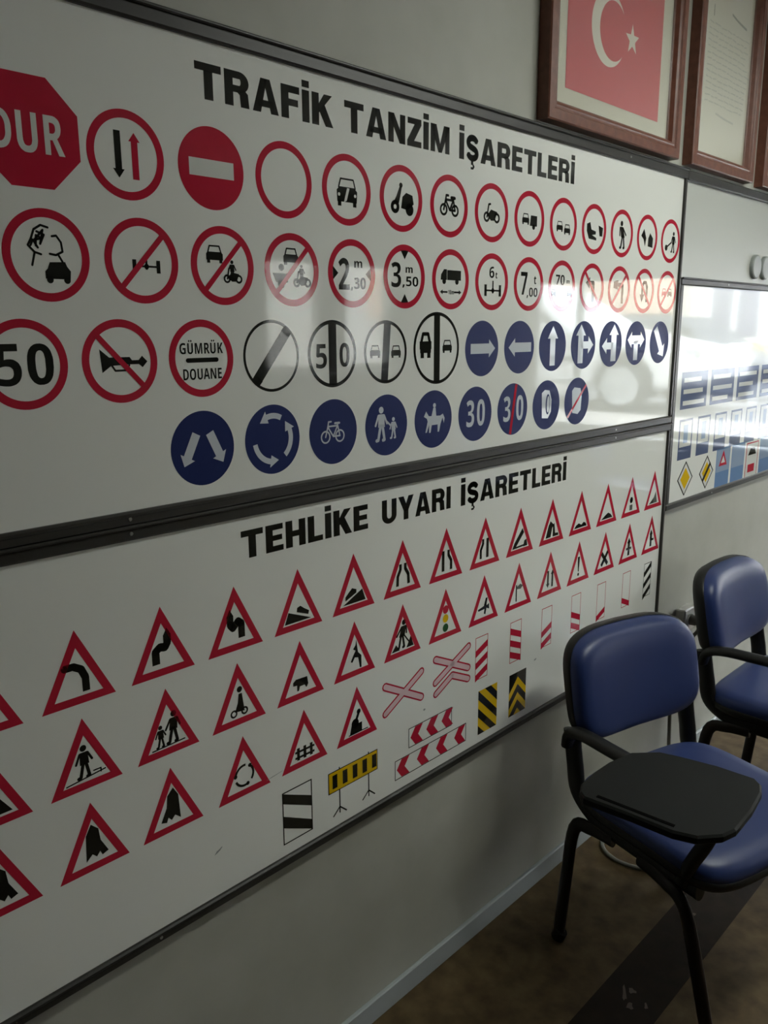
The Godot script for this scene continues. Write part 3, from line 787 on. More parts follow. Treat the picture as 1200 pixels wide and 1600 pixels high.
	warn.call("red triangle with steam locomotive", uc[5], yc, func(i: Ink): i.poly("k", [-0.18, 0.14, 0.12, 0.14, 0.12, 0.30, -0.14, 0.30]); i.disc("k", 0.04, 0.52, 0.05, 10); i.line("k", [-0.06, 0.3, 0.04, 0.5], 0.06); i.line("k", [-0.2, 0.13, 0.26, 0.13], 0.02); i.disc("k", -0.05, 0.32, 0.09, 12))
	# crosses of the level crossing
	var bar := func(i: Ink, a: Vector2, c: Vector2, w: float):
		i.line("r", [a.x, a.y, c.x, c.y], w + 0.006)
		i.up().line("q", [a.x, a.y, c.x, c.y], w - 0.004)
	sign_on(b, "crossing_sign", "pink-edged single diagonal cross", 1.2315, 0.7815, 1.0, func(i: Ink):
		i.line("r", [-0.058, -0.031, 0.058, 0.030], 0.019); i.line("r", [-0.058, 0.031, 0.058, -0.031], 0.019)
		i.up().line("q", [-0.058, -0.031, 0.058, 0.030], 0.012); i.line("q", [-0.058, 0.031, 0.058, -0.031], 0.012))
	sign_on(b, "crossing_sign", "pink-edged diagonal cross above a chevron", 1.398, 0.7815, 1.0, func(i: Ink):
		i.line("r", [-0.060, -0.014, 0.060, 0.040], 0.019); i.line("r", [-0.060, 0.042, 0.060, -0.014], 0.019); i.line("r", [-0.058, -0.042, 0.0, -0.014, 0.060, -0.042], 0.019)
		i.up().line("q", [-0.060, -0.014, 0.060, 0.040], 0.012); i.line("q", [-0.060, 0.042, 0.060, -0.014], 0.012); i.line("q", [-0.058, -0.042, 0.0, -0.014, 0.060, -0.042], 0.012))
	# striped countdown posts: rect .05 x .11
	var frame := func(i: Ink, c: String, w: float, h: float, t: float):
		i.rect(c, -w, -h, w, -h + t); i.rect(c, -w, h - t, w, h); i.rect(c, -w, -h, -w + t, h); i.rect(c, w - t, -h, w, h)
	var posts := [[1.510, 3, 1.0, "r"], [1.652, 3, -1.0, "r"], [1.794, 2, 1.0, "r"], [1.941, 2, -1.0, "r"], [2.080, 1, 1.0, "r"], [2.230, 1, -1.0, "r"], [2.367, 3, 1.0, "k"]]
	var words := {3: "three", 2: "two", 1: "one"}
	for e in posts:
		sign_on(b, "countdown_post", "upright panel with %s %s stripes %s to the right" % [words[e[1]], "black" if e[3] == "k" else "red", "rising" if e[2] > 0 else "falling"], e[0], 0.778, 1.0, func(i: Ink):
			var w := 0.0245
			frame.call(i, e[3], w, 0.0545, 0.0018)
			for n in e[1]:
				var y: float = -0.040 + n * (0.031 if e[3] == "r" else 0.036)
				var d: float = 0.010 * e[2] * (1.0 if e[3] == "r" else 1.5)
				i.poly(e[3], [-w, y - d - 0.0085, w, y + d - 0.0085, w, y + d + 0.0085, -w, y - d + 0.0085]))
	sign_on(b, "hazard_marker", "yellow panel with black stripes falling to the right", 1.539, 0.634, 1.0, func(i: Ink):
		i.rect("y", -0.0385, -0.0575, 0.0385, 0.0575)
		i.up()
		for n in 5:
			var y := 0.105 - n * 0.046
			for c in Geometry2D.intersect_polygons(flat([-0.0385, y, 0.0385, y - 0.072, 0.0385, y - 0.095, -0.0385, y - 0.023]), flat([-0.0385, -0.0575, 0.0385, -0.0575, 0.0385, 0.0575, -0.0385, 0.0575])):
				i.pv("k", c))
	sign_on(b, "hazard_marker", "yellow panel with black chevrons pointing up", 1.667, 0.633, 1.0, func(i: Ink):
		i.rect("k", -0.0375, -0.0575, 0.0375, 0.0575)
		i.up()
		for n in 3:
			var y := 0.044 - n * 0.043
			for c in Geometry2D.intersect_polygons(flat([-0.0375, y - 0.038, 0, y, 0.0375, y - 0.038, 0.0375, y - 0.058, 0, y - 0.020, -0.0375, y - 0.058]), flat([-0.0375, -0.0575, 0.0375, -0.0575, 0.0375, 0.0575, -0.0375, 0.0575])):
				i.pv("y", c))
	for e in [[1.323, 0.665, 0.0755, 3, "short"], [1.328, 0.604, 0.1255, 4, "long"]]:
		sign_on(b, "curve_marker", "%s black-edged panel with red chevrons pointing left" % e[4], e[0], e[1], 1.0, func(i: Ink):
			var w: float = e[2]
			var h := 0.0235
			frame.call(i, "k", w, h, 0.0018)
			for n in e[3]:
				var x: float = -w + 0.006 + n * (2.0 * w - 0.012) / (e[3] - 0.42)
				i.poly("r", [x, 0, x + 0.016, h - 0.002, x + 0.042, h - 0.002, x + 0.026, 0, x + 0.042, -h + 0.002, x + 0.016, -h + 0.002]))
	sign_on(b, "barrier_sign", "yellow barrier with dark slots on two stands", 1.077, 0.657, 1.0, func(i: Ink):
		for x in [-0.040, 0.044]:
			i.line("k", [x, 0.026, x, -0.062], 0.003); i.line("k", [x - 0.018, -0.077, x, -0.062, x + 0.018, -0.078], 0.003); i.line("k", [x, -0.062, x, -0.075], 0.003)
		i.up().rect("k", -0.071, -0.0235, 0.071, 0.0235)
		i.up().rect("y", -0.069, -0.0215, 0.069, 0.0215)
		i.up()
		for n in 5:
			var x := -0.060 + n * 0.0285
			i.rect("k", x, -0.015, x + 0.0135, 0.015))
	sign_on(b, "hazard_marker", "white panel with two thick black bands", 0.925, 0.6345, 1.0, func(i: Ink):
		frame.call(i, "k", 0.0375, 0.0555, 0.0025)
		i.poly("k", [-0.0375, 0.0545, -0.0375, 0.0335, 0.0375, -0.003, 0.0375, 0.0195]); i.poly("k", [-0.0375, 0.007, -0.0375, -0.018, 0.0375, -0.0545, 0.0375, -0.033]))

func third_signs(b: Node3D) -> void:
	sign_on(b, "priority_sign", "yellow diamond with black and white edge", 2.593, 1.069, 0.058, func(i: Ink):
		i.poly("k", [-1, 0, 0, -1, 1, 0, 0, 1]); i.up().poly("w", [-0.88, 0, 0, -0.88, 0.88, 0, 0, 0.88]); i.up().poly("y", [-0.62, 0, 0, -0.62, 0.62, 0, 0, 0.62]))
	sign_on(b, "priority_sign", "yellow diamond struck out by a black band", 2.760, 1.069, 0.058, func(i: Ink):
		i.poly("k", [-1, 0, 0, -1, 1, 0, 0, 1]); i.up().poly("w", [-0.88, 0, 0, -0.88, 0.88, 0, 0, 0.88]); i.up().poly("y", [-0.62, 0, 0, -0.62, 0.62, 0, 0, 0.62])
		i.up().poly("k", [-0.58, -0.42, -0.42, -0.58, 0.58, 0.42, 0.42, 0.58]))
	for n in 5:
		var u := 2.898 + 0.137 * n
		if n == 2:
			sign_on(b, "information_sign", "tall white panel with red edge", u, 1.063, 1.0, func(i: Ink):
				i.rect("r", -0.060, -0.068, 0.060, 0.068); i.up().rect("w", -0.055, -0.063, 0.055, 0.063); i.up().rect("r", -0.035, -0.045, 0.03, -0.015); i.poly("k", [-0.04, 0.02, 0.04, 0.02, 0.02, 0.045, -0.02, 0.045]))
		else:
			sign_on(b, "information_sign", "blue panel with white strip" if n else "blue panel with small red triangle", u, 1.065, 1.0, func(i: Ink):
				i.rect("l", -0.060, -0.075, 0.060, 0.075); i.up().rect("v", -0.056, -0.01, 0.056, 0.068)
				if n == 0:
					i.up().poly("r", [-0.035, 0.01, 0.035, 0.01, 0, 0.065]); i.up().poly("w", [-0.018, 0.02, 0.018, 0.02, 0, 0.045]))
	for n in 13:
		sign_on(b, "information_sign", "upright white panel with dark blue foot", 2.573 + 0.1385 * n, 1.200, 1.0, func(i: Ink):
			i.rect("d", -0.050, -0.065, 0.050, 0.065); i.up().rect("w", -0.042, -0.024, 0.042, 0.058); i.up().rect("v", -0.016, -0.012, 0.016, 0.046))
	for n in 8:
		sign_on(b, "direction_sign", "wide blue panel with white lettering", 2.615 + 0.225 * n, 1.355, 1.0, func(i: Ink):
			i.rect("d", -0.098, -0.058, 0.098, 0.058); i.up()
			for e in 3:
				i.rect("w", -0.080, 0.026 - e * 0.036, 0.05 + 0.015 * ((n + e) % 3), 0.040 - e * 0.036))

# ------------------------------------------------------------------ boards
func board(called: String, label: String, u0: float, u1: float, y0: float, y1: float, side: float, rail: float, top_rail := -1.0) -> Node3D:
	var t := rail if top_rail < 0.0 else top_rail
	var b := thing(called, label, "sign board", Vector3((u0 + u1) * 0.5, y0, 0.0))
	var c := b.position
	var w := (u1 - u0) * 0.5
	var h := y1 - y0
	part("panel", box(Vector3(-w + 0.004, 0.004, WALL_Z), Vector3(w - 0.004, h - 0.004, 0.0)), M.board, b)
	var D := 0.008
	var rb := part("bottom_rail", box(Vector3(-w, 0, WALL_Z), Vector3(w, rail, D), 0.003), M.rail, b)
	part("rail_groove", box(Vector3(-w + 0.004, rail * 0.62, D - 0.0005), Vector3(w - 0.004, rail * 0.62 + 0.0012, D + 0.0006)), M.rail_dark, rb)
	var rt := part("top_rail", box(Vector3(-w, h - t, WALL_Z), Vector3(w, h, D), 0.003), M.rail, b)
	part("rail_bead", box(Vector3(-w, h - 0.004, D - 0.001), Vector3(w, h + 0.002, D + 0.005), 0.002), M.rail, rt)
	for s in [-1.0, 1.0]:
		var x0: float = -w if s < 0 else w - side
		part("side_rail", box(Vector3(x0, rail, WALL_Z), Vector3(x0 + side, h - t, D - 0.001), 0.002), M.rail, b)
		for yy in [rail * 0.5, h - t * 0.5]:
			part("screw", lathe_z(0.0032, 0.0012), M.screw, b, Vector3(s * (w - 0.35), yy, D))
	return b

func lathe_z(r: float, d: float) -> ArrayMesh:
	var st := begin()
	for k in 12:
		var a := Vector3(cos(TAU * k / 12), sin(TAU * k / 12), 0)
		var b := Vector3(cos(TAU * (k + 1) / 12), sin(TAU * (k + 1) / 12), 0)
		quad(st, a * r, b * r, b * r * 0.8 + Vector3(0, 0, d), a * r * 0.8 + Vector3(0, 0, d), a + b)
		face(st, Vector3(0, 0, d), a * r * 0.8 + Vector3(0, 0, d), b * r * 0.8 + Vector3(0, 0, d), Vector3(0, 0, 1))
	return done(st)

# ------------------------------------------------------------------ framed pictures
func picture(label: String, u0: float, u1: float, y0: float, y1: float) -> Node3D:
	var p := thing("framed_picture", label, "picture", Vector3((u0 + u1) * 0.5, y0, WALL_Z))
	var w := (u1 - u0) * 0.5
	var h := y1 - y0
	# moulding section: [inset from the outer edge, depth]
	var sec := [[0.0, 0.0], [0.0, 0.029], [0.003, 0.032], [0.024, 0.032], [0.027, 0.0285], [0.031, 0.0285], [0.034, 0.030], [0.040, 0.026], [0.046, 0.016], [0.048, 0.014], [0.048, 0.0]]
	var cor := [Vector2(-w, 0), Vector2(w, 0), Vector2(w, h), Vector2(-w, h)]
	var dirs := [Vector2(1, 1), Vector2(-1, 1), Vector2(-1, -1), Vector2(1, -1)]
	for e in 4:
		var f := (e + 1) % 4
		var st := begin()
		var mid: Vector2 = Vector2(0, h * 0.5) - (cor[e] + cor[f]) * 0.5
		var inward := Vector3(mid.x, mid.y, 0).normalized()
		for i in sec.size() - 1:
			var q := []
			for g in [[e, i], [f, i], [f, i + 1], [e, i + 1]]:
				var xy: Vector2 = cor[g[0]] + dirs[g[0]] * sec[g[1]][0]
				q.append(Vector3(xy.x, xy.y, sec[g[1]][1]))
			var di: float = sec[i + 1][0] - sec[i][0]
			var dz: float = sec[i + 1][1] - sec[i][1]
			quad(st, q[0], q[1], q[2], q[3], inward * -dz + Vector3(0, 0, di))
		part("frame_rail", done(st), M.frame_wood, p)
	part("backing", box(Vector3(-w + 0.02, 0.02, 0.001), Vector3(w - 0.02, h - 0.02, 0.010)), M.paper, p)
	part("glass_pane", box(Vector3(-w + 0.046, 0.046, 0.0135), Vector3(w - 0.046, h - 0.046, 0.0155)), M.glass, p)
	return p

# ------------------------------------------------------------------ chairs
func chair(label: String, at: Vector3, turn: float) -> Node3D:
	# local axes: +z the way the sitter faces, +x the sitter's left, y up
	var c := thing("tablet_chair", label, "chair", at, turn, "blue chairs with writing tablets")
	var back := func(p: Vector3) -> Vector3:
		var y := p.y + 0.682
		var k := p.x / 0.225
		return Vector3(p.x, y, -0.205 - (y - 0.5) * 0.20 + p.z + 0.035 * k * k)
	var o := superellipse(0.430, 0.262, 4.0, 56)
	var pb := part("backrest", pad(o, [[1.0, 0.0], [0.06, 0.0], [0.0, 0.006], [0.0, 0.020], [0.012, 0.032], [0.04, 0.044], [0.10, 0.054], [0.2, 0.060], [0.4, 0.063], [0.7, 0.064], [1.0, 0.064]], back), M.blue, c)
	part("back_shell", pad(superellipse(0.436, 0.268, 4.0, 56), [[1.0, -0.026], [0.3, -0.026], [0.08, -0.022], [0.01, -0.008], [0.0, 0.012], [0.012, 0.016]], back), M.black, pb)
	var seat := func(p: Vector3) -> Vector3:
		var zz := -p.y + 0.03
		var drop := 0.02 * pow(maxf(0.0, (zz - 0.08) / 0.16), 2.0)
		return Vector3(p.x, 0.425 + p.z - drop, zz)
	var ps := part("seat", pad(superellipse(0.47, 0.43, 5.0, 56), [[1.0, 0.0], [0.04, 0.0], [0.0, 0.008], [0.0, 0.024], [0.02, 0.036], [0.07, 0.043], [0.2, 0.046], [0.6, 0.044], [1.0, 0.042]], seat), M.blue, c)
	part("seat_shell", pad(superellipse(0.475, 0.435, 5.0, 56), [[1.0, -0.022], [0.2, -0.022], [0.04, -0.016], [0.0, -0.004], [0.0, 0.010], [0.01, 0.012]], seat), M.black, ps)
	for s in [-1.0, 1.0]:
		var x: float = s * 0.203
		var path := smooth([Vector3(x, 0.585, -0.200), Vector3(x, 0.55, -0.194), Vector3(x, 0.50, -0.184), Vector3(x, 0.435, -0.168), Vector3(x, 0.400, -0.115), Vector3(x, 0.392, -0.06), Vector3(x, 0.392, 0.20)], 6)
		part("side_tube", tube(path, 0.016, 0.025, Vector3(1, 0, 0)), M.black, c)
		for f in [-1.0, 1.0]:
			var foot := Vector3(s * 0.222, 0.012, -0.195 if f < 0 else 0.28)
			var lp := smooth([foot, Vector3(s * 0.221, 0.18, lerpf(foot.z, f * 0.15, 0.36)), Vector3(s * 0.220, 0.34, lerpf(foot.z, f * 0.15, 0.80)), Vector3(s * 0.214, 0.366, f * 0.11), Vector3(s * 0.210, 0.372, f * 0.04)], 5)
			var l := part("leg", tube(lp, 0.011, 0.0175, Vector3(1, 0, 0)), M.leg, c)
			part("foot_cap", tube(PackedVector3Array([Vector3(foot.x, 0.0, foot.z - 0.004 * f * -1.0), foot + Vector3(0, 0.022, -0.01 * f)]), 0.0125, 0.0195, Vector3(1, 0, 0)), M.black, l)
	for z in [-0.06, 0.12]:
		part("cross_bar", tube(PackedVector3Array([Vector3(-0.218, 0.385, z), Vector3(0.218, 0.385, z)]), 0.009, 0.009, Vector3(0, 1, 0)), M.black, c)
	# arm on the sitter's right, carrying the tablet
	var ax := -0.238
	part("armrest", tube(smooth([Vector3(ax + 0.018, 0.555, -0.192), Vector3(ax + 0.010, 0.592, -0.176), Vector3(ax, 0.612, -0.125), Vector3(ax - 0.006, 0.618, -0.02), Vector3(ax - 0.01, 0.622, 0.14), Vector3(ax, 0.614, 0.23)], 6), 0.021, 0.014, Vector3(1, 0, 0)), M.black, c)
	part("arm_post", tube(smooth([Vector3(ax + 0.004, 0.618, 0.22), Vector3(ax + 0.006, 0.56, 0.235), Vector3(ax + 0.012, 0.46, 0.19), Vector3(ax + 0.02, 0.392, 0.16)], 6), 0.010, 0.016, Vector3(1, 0, 0)), M.black, c)
	var q := flat([0.487, 0.121, 0.463, 0.100, 0.410, 0.080, 0.356, 0.067, 0.287, 0.063, 0.232, 0.092, 0.210, 0.127, 0.176, 0.193, 0.152, 0.265, 0.162, 0.286, 0.186, 0.304, 0.255, 0.333, 0.334, 0.358, 0.368, 0.358, 0.412, 0.338, 0.437, 0.303, 0.462, 0.225, 0.488, 0.155, 0.494, 0.139])
	for i in q.size():
		q[i] = Vector2(-q[i].x, q[i].y)
	var tab := part("writing_tablet", prism(q, -0.009, 0.009, 0.004), M.tablet, c, Vector3(0, 0.662, 0), Vector3(PI / 2, 0, 0))
	part("pen_groove", prism(flat([-0.474, 0.152, -0.425, 0.296, -0.417, 0.293, -0.466, 0.149]), -0.0096, -0.0088), M.groove, tab)
	part("tablet_bracket", box(Vector3(-0.33, 0.0, 0.14), Vector3(-0.20, 0.011, 0.26), 0.004), M.black, c, Vector3(0, 0.642, 0))
	part("hinge", tube(PackedVector3Array([Vector3(-0.265, 0.60, 0.21), Vector3(-0.265, 0.653, 0.21)]), 0.016, 0.016, Vector3(1, 0, 0)), M.black, c)
	return c

# ------------------------------------------------------------------ street outside
func wheel_parts(car: Node3D, x: float, z: float, y: float) -> void:
	var s := signf(z)
	var w := part("wheel", lathe([[-0.09, 0.0], [-0.09, 0.29], [-0.06, 0.315], [0.06, 0.315], [0.09, 0.29], [0.09, 0.21]], 28), M.tyre, car, Vector3(x, y, z), Vector3(0, -PI / 2 * s, 0))
	part("wheel_rim", lathe([[0.02, 0.22], [0.095, 0.215], [0.075, 0.17], [0.06, 0.06], [0.085, 0.05], [0.09, 0.0]], 20), M.alloy, w)

func make_car(label: String, at: Vector3, turn: float, paint: Material) -> Node3D:
	var c := thing("car", label, "car", at, turn)
	var prof := flat([-2.08, 0.42, -1.72, 0.26])
	for k in 11:
		var a := PI - PI * k / 10.0
		prof.append(Vector2(-1.30 + cos(a) * 0.36, 0.30 + sin(a) * 0.36))
	for k in 11:
		var a := PI - PI * k / 10.0
		prof.append(Vector2(1.30 + cos(a) * 0.36, 0.30 + sin(a) * 0.36))
	prof.append_array(flat([1.75, 0.26, 2.06, 0.38, 2.10, 0.58, 1.98, 0.68, 1.30, 0.80, 0.65, 0.93, -1.95, 0.96, -2.10, 0.80]))
	part("body", prism(prof, -0.84, 0.84, 0.05), paint, c)
	var st := begin()
	var roof := [Vector2(-1.90, 0.94), Vector2(0.62, 0.94), Vector2(-0.10, 1.44), Vector2(-1.25, 1.46)]
	var lo := []
	var hi := []
	for i in 4:
		var wz := 0.80 if i < 2 else 0.60
		lo.append(Vector3(roof[i].x, roof[i].y, -wz)); hi.append(Vector3(roof[i].x, roof[i].y, wz))
	quad(st, lo[0], lo[1], lo[2], lo[3], Vector3(0, 0, -1)); quad(st, hi[0], hi[1], hi[2], hi[3], Vector3(0, 0, 1))
	quad(st, lo[1], lo[2], hi[2], hi[1], Vector3(1, 0.5, 0)); quad(st, lo[2], lo[3], hi[3], hi[2], Vector3(0, 1, 0)); quad(st, lo[3], lo[0], hi[0], hi[3], Vector3(-1, 0.5, 0))
	part("cabin", done(st), paint, c)
	for s in [-1.0, 1.0]:
		for w in [[-1.60, -0.75, -1.15, -0.75], [-0.67, 0.42, -0.67, -0.10]]:
			var sw := begin()
			var y0 := 0.98
			var y1 := 1.39
			var z0: float = s * (lerpf(0.80, 0.60, 0.08) + 0.006)
			var z1: float = s * (lerpf(0.80, 0.60, 0.88) + 0.006)
			quad(sw, Vector3(w[0], y0, z0), Vector3(w[1], y0, z0), Vector3(w[3], y1, z1), Vector3(w[2], y1, z1), Vector3(0, 0.2, s))
			part("side_window", done(sw), M.dark_glass, c)
		for x in [-0.50, 0.62]:
			part("door_seam", box(Vector3(x, 0.36, s * 0.841 - 0.003), Vector3(x + 0.014, 0.94, s * 0.841 + 0.003)), M.tyre, c)
		for x in [-0.72, 0.30]:
			part("door_handle", box(Vector3(x, 0.80, s * 0.85 - 0.015), Vector3(x + 0.16, 0.835, s * 0.85 + 0.015), 0.008), M.tyre, c)
		part("trim_strip", box(Vector3(-0.92, 0.56, s * 0.845 - 0.01), Vector3(0.90, 0.61, s * 0.845 + 0.01), 0.004), M.tyre, c)
		wheel_parts(c, -1.30, s * 0.75, 0.315)
		wheel_parts(c, 1.30, s * 0.75, 0.315)
		part("headlamp", box(Vector3(1.90, 0.60, s * 0.66 - 0.13), Vector3(2.09, 0.74, s * 0.66 + 0.13), 0.03), M.alloy, c)
	return c

# ------------------------------------------------------------------ the room shell
func wall_with_holes(called: String, along: Vector3, origin: Vector3, inward: Vector3, length: float, thick: float, holes: Array, m: Material) -> MeshInstance3D:
	# holes: [a0, a1, y0, y1] along the wall, sorted; built of real blocks round each opening
	var st := begin()
	var put := func(a0: float, a1: float, y0: float, y1: float):
		var p := origin + along * a0 + Vector3(0, y0, 0)
		var q := origin + along * a1 + Vector3(0, y1, 0) - inward * thick
		add_box(st, p.min(q), p.max(q))
	var a := 0.0
	for h in holes:
		put.call(a, h[0], 0.0, CEIL)
		put.call(h[0], h[1], 0.0, h[2])
		put.call(h[0], h[1], h[3], CEIL)
		a = h[1]
	put.call(a, length, 0.0, CEIL)
	return struct(called, done(st), m)

func window_unit(called: String, centre: Vector3, w: float, h: float, turn: float, mullions: Array) -> void:
	# local: x across, y up from the sill, z into the room
	var o := Node3D.new()
	o.name = called
	o.set_meta("kind", "structure")
	add_child(o)
	o.position = centre
	o.rotation.y = turn
	var f := 0.055
	for s in [-1.0, 1.0]:
		var x0: float = -w * 0.5 if s < 0 else w * 0.5 - f
		part("window_jamb", box(Vector3(x0, 0, -0.03), Vector3(x0 + f, h, 0.03), 0.004), M.pvc, o)
	part("window_head", box(Vector3(-w * 0.5 + f, h - f, -0.03), Vector3(w * 0.5 - f, h, 0.03), 0.004), M.pvc, o)
	part("window_foot", box(Vector3(-w * 0.5 + f, 0, -0.03), Vector3(w * 0.5 - f, f, 0.03), 0.004), M.pvc, o)
	var xs := [-w * 0.5 + f]
	for m in mullions:
		part("mullion", box(Vector3(m - 0.03, f, -0.03), Vector3(m + 0.03, h - f, 0.03), 0.004), M.pvc, o)
		xs.append(m - 0.03)
		xs.append(m + 0.03)
	xs.append(w * 0.5 - f)
	for i in range(0, xs.size(), 2):
		part("pane", box(Vector3(xs[i] - 0.004, f - 0.004, -0.003), Vector3(xs[i + 1] + 0.004, h - f + 0.004, 0.003)), M.pane, o)
	part("window_sill", box(Vector3(-w * 0.5 - 0.04, -0.03, 0.03), Vector3(w * 0.5 + 0.04, 0.0, 0.18), 0.006), M.pvc, o)

func materials() -> void:
	var wl := mat("wall", Color.WHITE, 0.62)
	wl.albedo_texture = noise_tex(3, 0.012, srgb(174, 175, 164), srgb(184, 185, 175))
	wl.uv1_triplanar = true
	wl.uv1_world_triplanar = true
	wl.uv1_scale = Vector3(0.8, 0.8, 0.8)
	mat("ceiling", srgb(216, 216, 210), 0.8)
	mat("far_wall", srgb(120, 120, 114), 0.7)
	mat("skirting", srgb(164, 171, 172), 0.5)
	var fl := mat("floor", Color.WHITE, 0.6, 0.0, 0.3)
	fl.albedo_texture = noise_tex(11, 0.018, srgb(70, 55, 35), srgb(102, 88, 60), 5)
	fl.uv1_triplanar = true
	fl.uv1_world_triplanar = true
	fl.uv1_scale = Vector3(1.4, 1.4, 1.4)
	var sp := mat("stripe", Color.WHITE, 0.6, 0.0, 0.24)
	sp.albedo_texture = noise_tex(17, 0.03, srgb(32, 24, 15), srgb(44, 34, 23))
	sp.uv1_triplanar = true
	sp.uv1_world_triplanar = true
	var gl := mat("lamp_glow", srgb(240, 240, 232), 0.5)
	gl.emission_enabled = true
	gl.emission = srgb(255, 253, 240)
	gl.emission_energy_multiplier = 0.2
	mat("scuff", srgb(92, 82, 70), 0.8)
	mat("board", srgb(238, 240, 234), 0.045, 0.0, 0.45)
	mat("whiteboard", srgb(190, 193, 186), 0.4)
	mat("magnet", srgb(150, 156, 152), 0.4)
	mat("rail", srgb(48, 47, 43), 0.42, 0.0, 0.45)
	mat("rail_dark", srgb(20, 20, 19), 0.5)
	mat("screw", srgb(190, 190, 186), 0.3, 0.9)
	var fr := mat("frame_wood", Color.WHITE, 0.38)
	fr.albedo_texture = noise_tex(23, 0.02, srgb(104, 60, 45), srgb(128, 80, 62))
	fr.uv1_triplanar = true
	fr.uv1_scale = Vector3(3, 3, 3)
	mat("paper", srgb(206, 205, 184), 0.7)
	var g := mat("glass", Color(1, 1, 1, 0.04), 0.03)
	g.transparency = BaseMaterial3D.TRANSPARENCY_ALPHA
	var g2 := mat("pane", Color(1, 1, 1, 0.04), 0.0)
	g2.transparency = BaseMaterial3D.TRANSPARENCY_ALPHA
	var ink := {"r": srgb(188, 38, 60), "k": srgb(30, 31, 27), "w": srgb(222, 224, 218), "b": srgb(34, 46, 98), "p": srgb(206, 212, 220), "y": srgb(224, 184, 20), "n": srgb(30, 84, 44), "g": srgb(104, 106, 100), "q": srgb(228, 196, 200), "l": srgb(110, 142, 186), "v": srgb(150, 170, 196), "d": srgb(92, 104, 136)}
	for k in ink:
		mat("ink_" + k, ink[k], 0.045, 0.0, 0.45)
	M.ink_b.roughness = 0.45
	M.ink_b.metallic_specular = 0.22
	mat("ink_fr", srgb(196, 44, 50), 0.6)
	mat("ink_fw", srgb(222, 220, 202), 0.6)
	mat("ink_ft", srgb(128, 132, 112), 0.7)
	mat("ink_fi", srgb(176, 178, 160), 0.7)
	var bl := mat("blue", srgb(36, 52, 100), 0.40, 0.0, 0.45)
	bl.rim_enabled = true
	bl.rim = 0.08
	mat("black", srgb(21, 22, 20), 0.45, 0.0, 0.4)
	mat("leg", srgb(27, 21, 18), 0.38, 0.0, 0.4)
	mat("tablet", srgb(24, 26, 24), 0.6, 0.0, 0.26)
	mat("groove", srgb(9, 9, 9), 0.8, 0.0, 0.1)
	mat("plastic", srgb(226, 226, 220), 0.35)
	mat("cable", srgb(112, 112, 104), 0.5)
	mat("pvc", srgb(232, 234, 234), 0.35)
	mat("car_paint", srgb(224, 226, 227), 0.12)
	mat("dark_paint", srgb(88, 92, 100), 0.25, 0.0, 0.4)
	mat("dark_glass", srgb(34, 40, 46), 0.06)
	mat("tyre", srgb(34, 34, 35), 0.7)
	mat("alloy", srgb(190, 194, 198), 0.3, 0.6)
	mat("asphalt", srgb(122, 122, 122), 0.85)
	mat("paving", srgb(168, 164, 156), 0.85)
	mat("render_white", srgb(196, 194, 187), 0.8)
	mat("fascia", srgb(196, 170, 148), 0.7)
	mat("awning", srgb(214, 110, 124), 0.7)
	mat("yellow_band", srgb(236, 214, 150), 0.7)
	mat("shop_glass", srgb(120, 122, 134), 0.3)
	mat("neighbour", srgb(205, 202, 192), 0.85)

func _ready() -> void:
	# ---- camera
	var cam := Camera3D.new()
	cam.name = "camera"
	add_child(cam)
	cam.keep_aspect = Camera3D.KEEP_HEIGHT
	cam.fov = 63.596
	cam.near = 0.02
	cam.far = 200.0
	var right := Vector3(0.689792, -0.005894, 0.723983)
	var down := Vector3(-0.161018, -0.976172, 0.145467)
	var fwd := Vector3(0.705875, -0.216916, -0.674305)
	cam.transform = Transform3D(Basis(right, -down, -fwd).orthonormalized(), EYE)
	cam.current = true
	# ---- sky: even overcast
	var sky := ProceduralSkyMaterial.new()
	sky.sky_top_color = srgb(226, 234, 244)
	sky.sky_horizon_color = srgb(248, 249, 250)
	sky.sky_curve = 0.3
	sky.ground_horizon_color = srgb(170, 170, 168)
	sky.ground_bottom_color = srgb(130, 130, 128)
	sky.sky_energy_multiplier = 1.0
	var env := Environment.new()
	env.background_mode = Environment.BG_SKY
	env.sky = Sky.new()
	env.sky.sky_material = sky
	env.tonemap_mode = Environment.TONE_MAPPER_LINEAR
	env.tonemap_exposure = 26.0
	env.sdfgi_enabled = true
	env.ssao_enabled = true
	env.ssil_enabled = true
	var we := WorldEnvironment.new()
	we.name = "world"
	we.environment = env
	add_child(we)
	materials()
	build_room()
	ceiling_lamp("long white ceiling lamp above the boards, out of view", Vector3(2.35, CEIL, 1.15))
	build_boards()
	build_pictures()
	build_chairs()
	build_small_things()
	build_street()

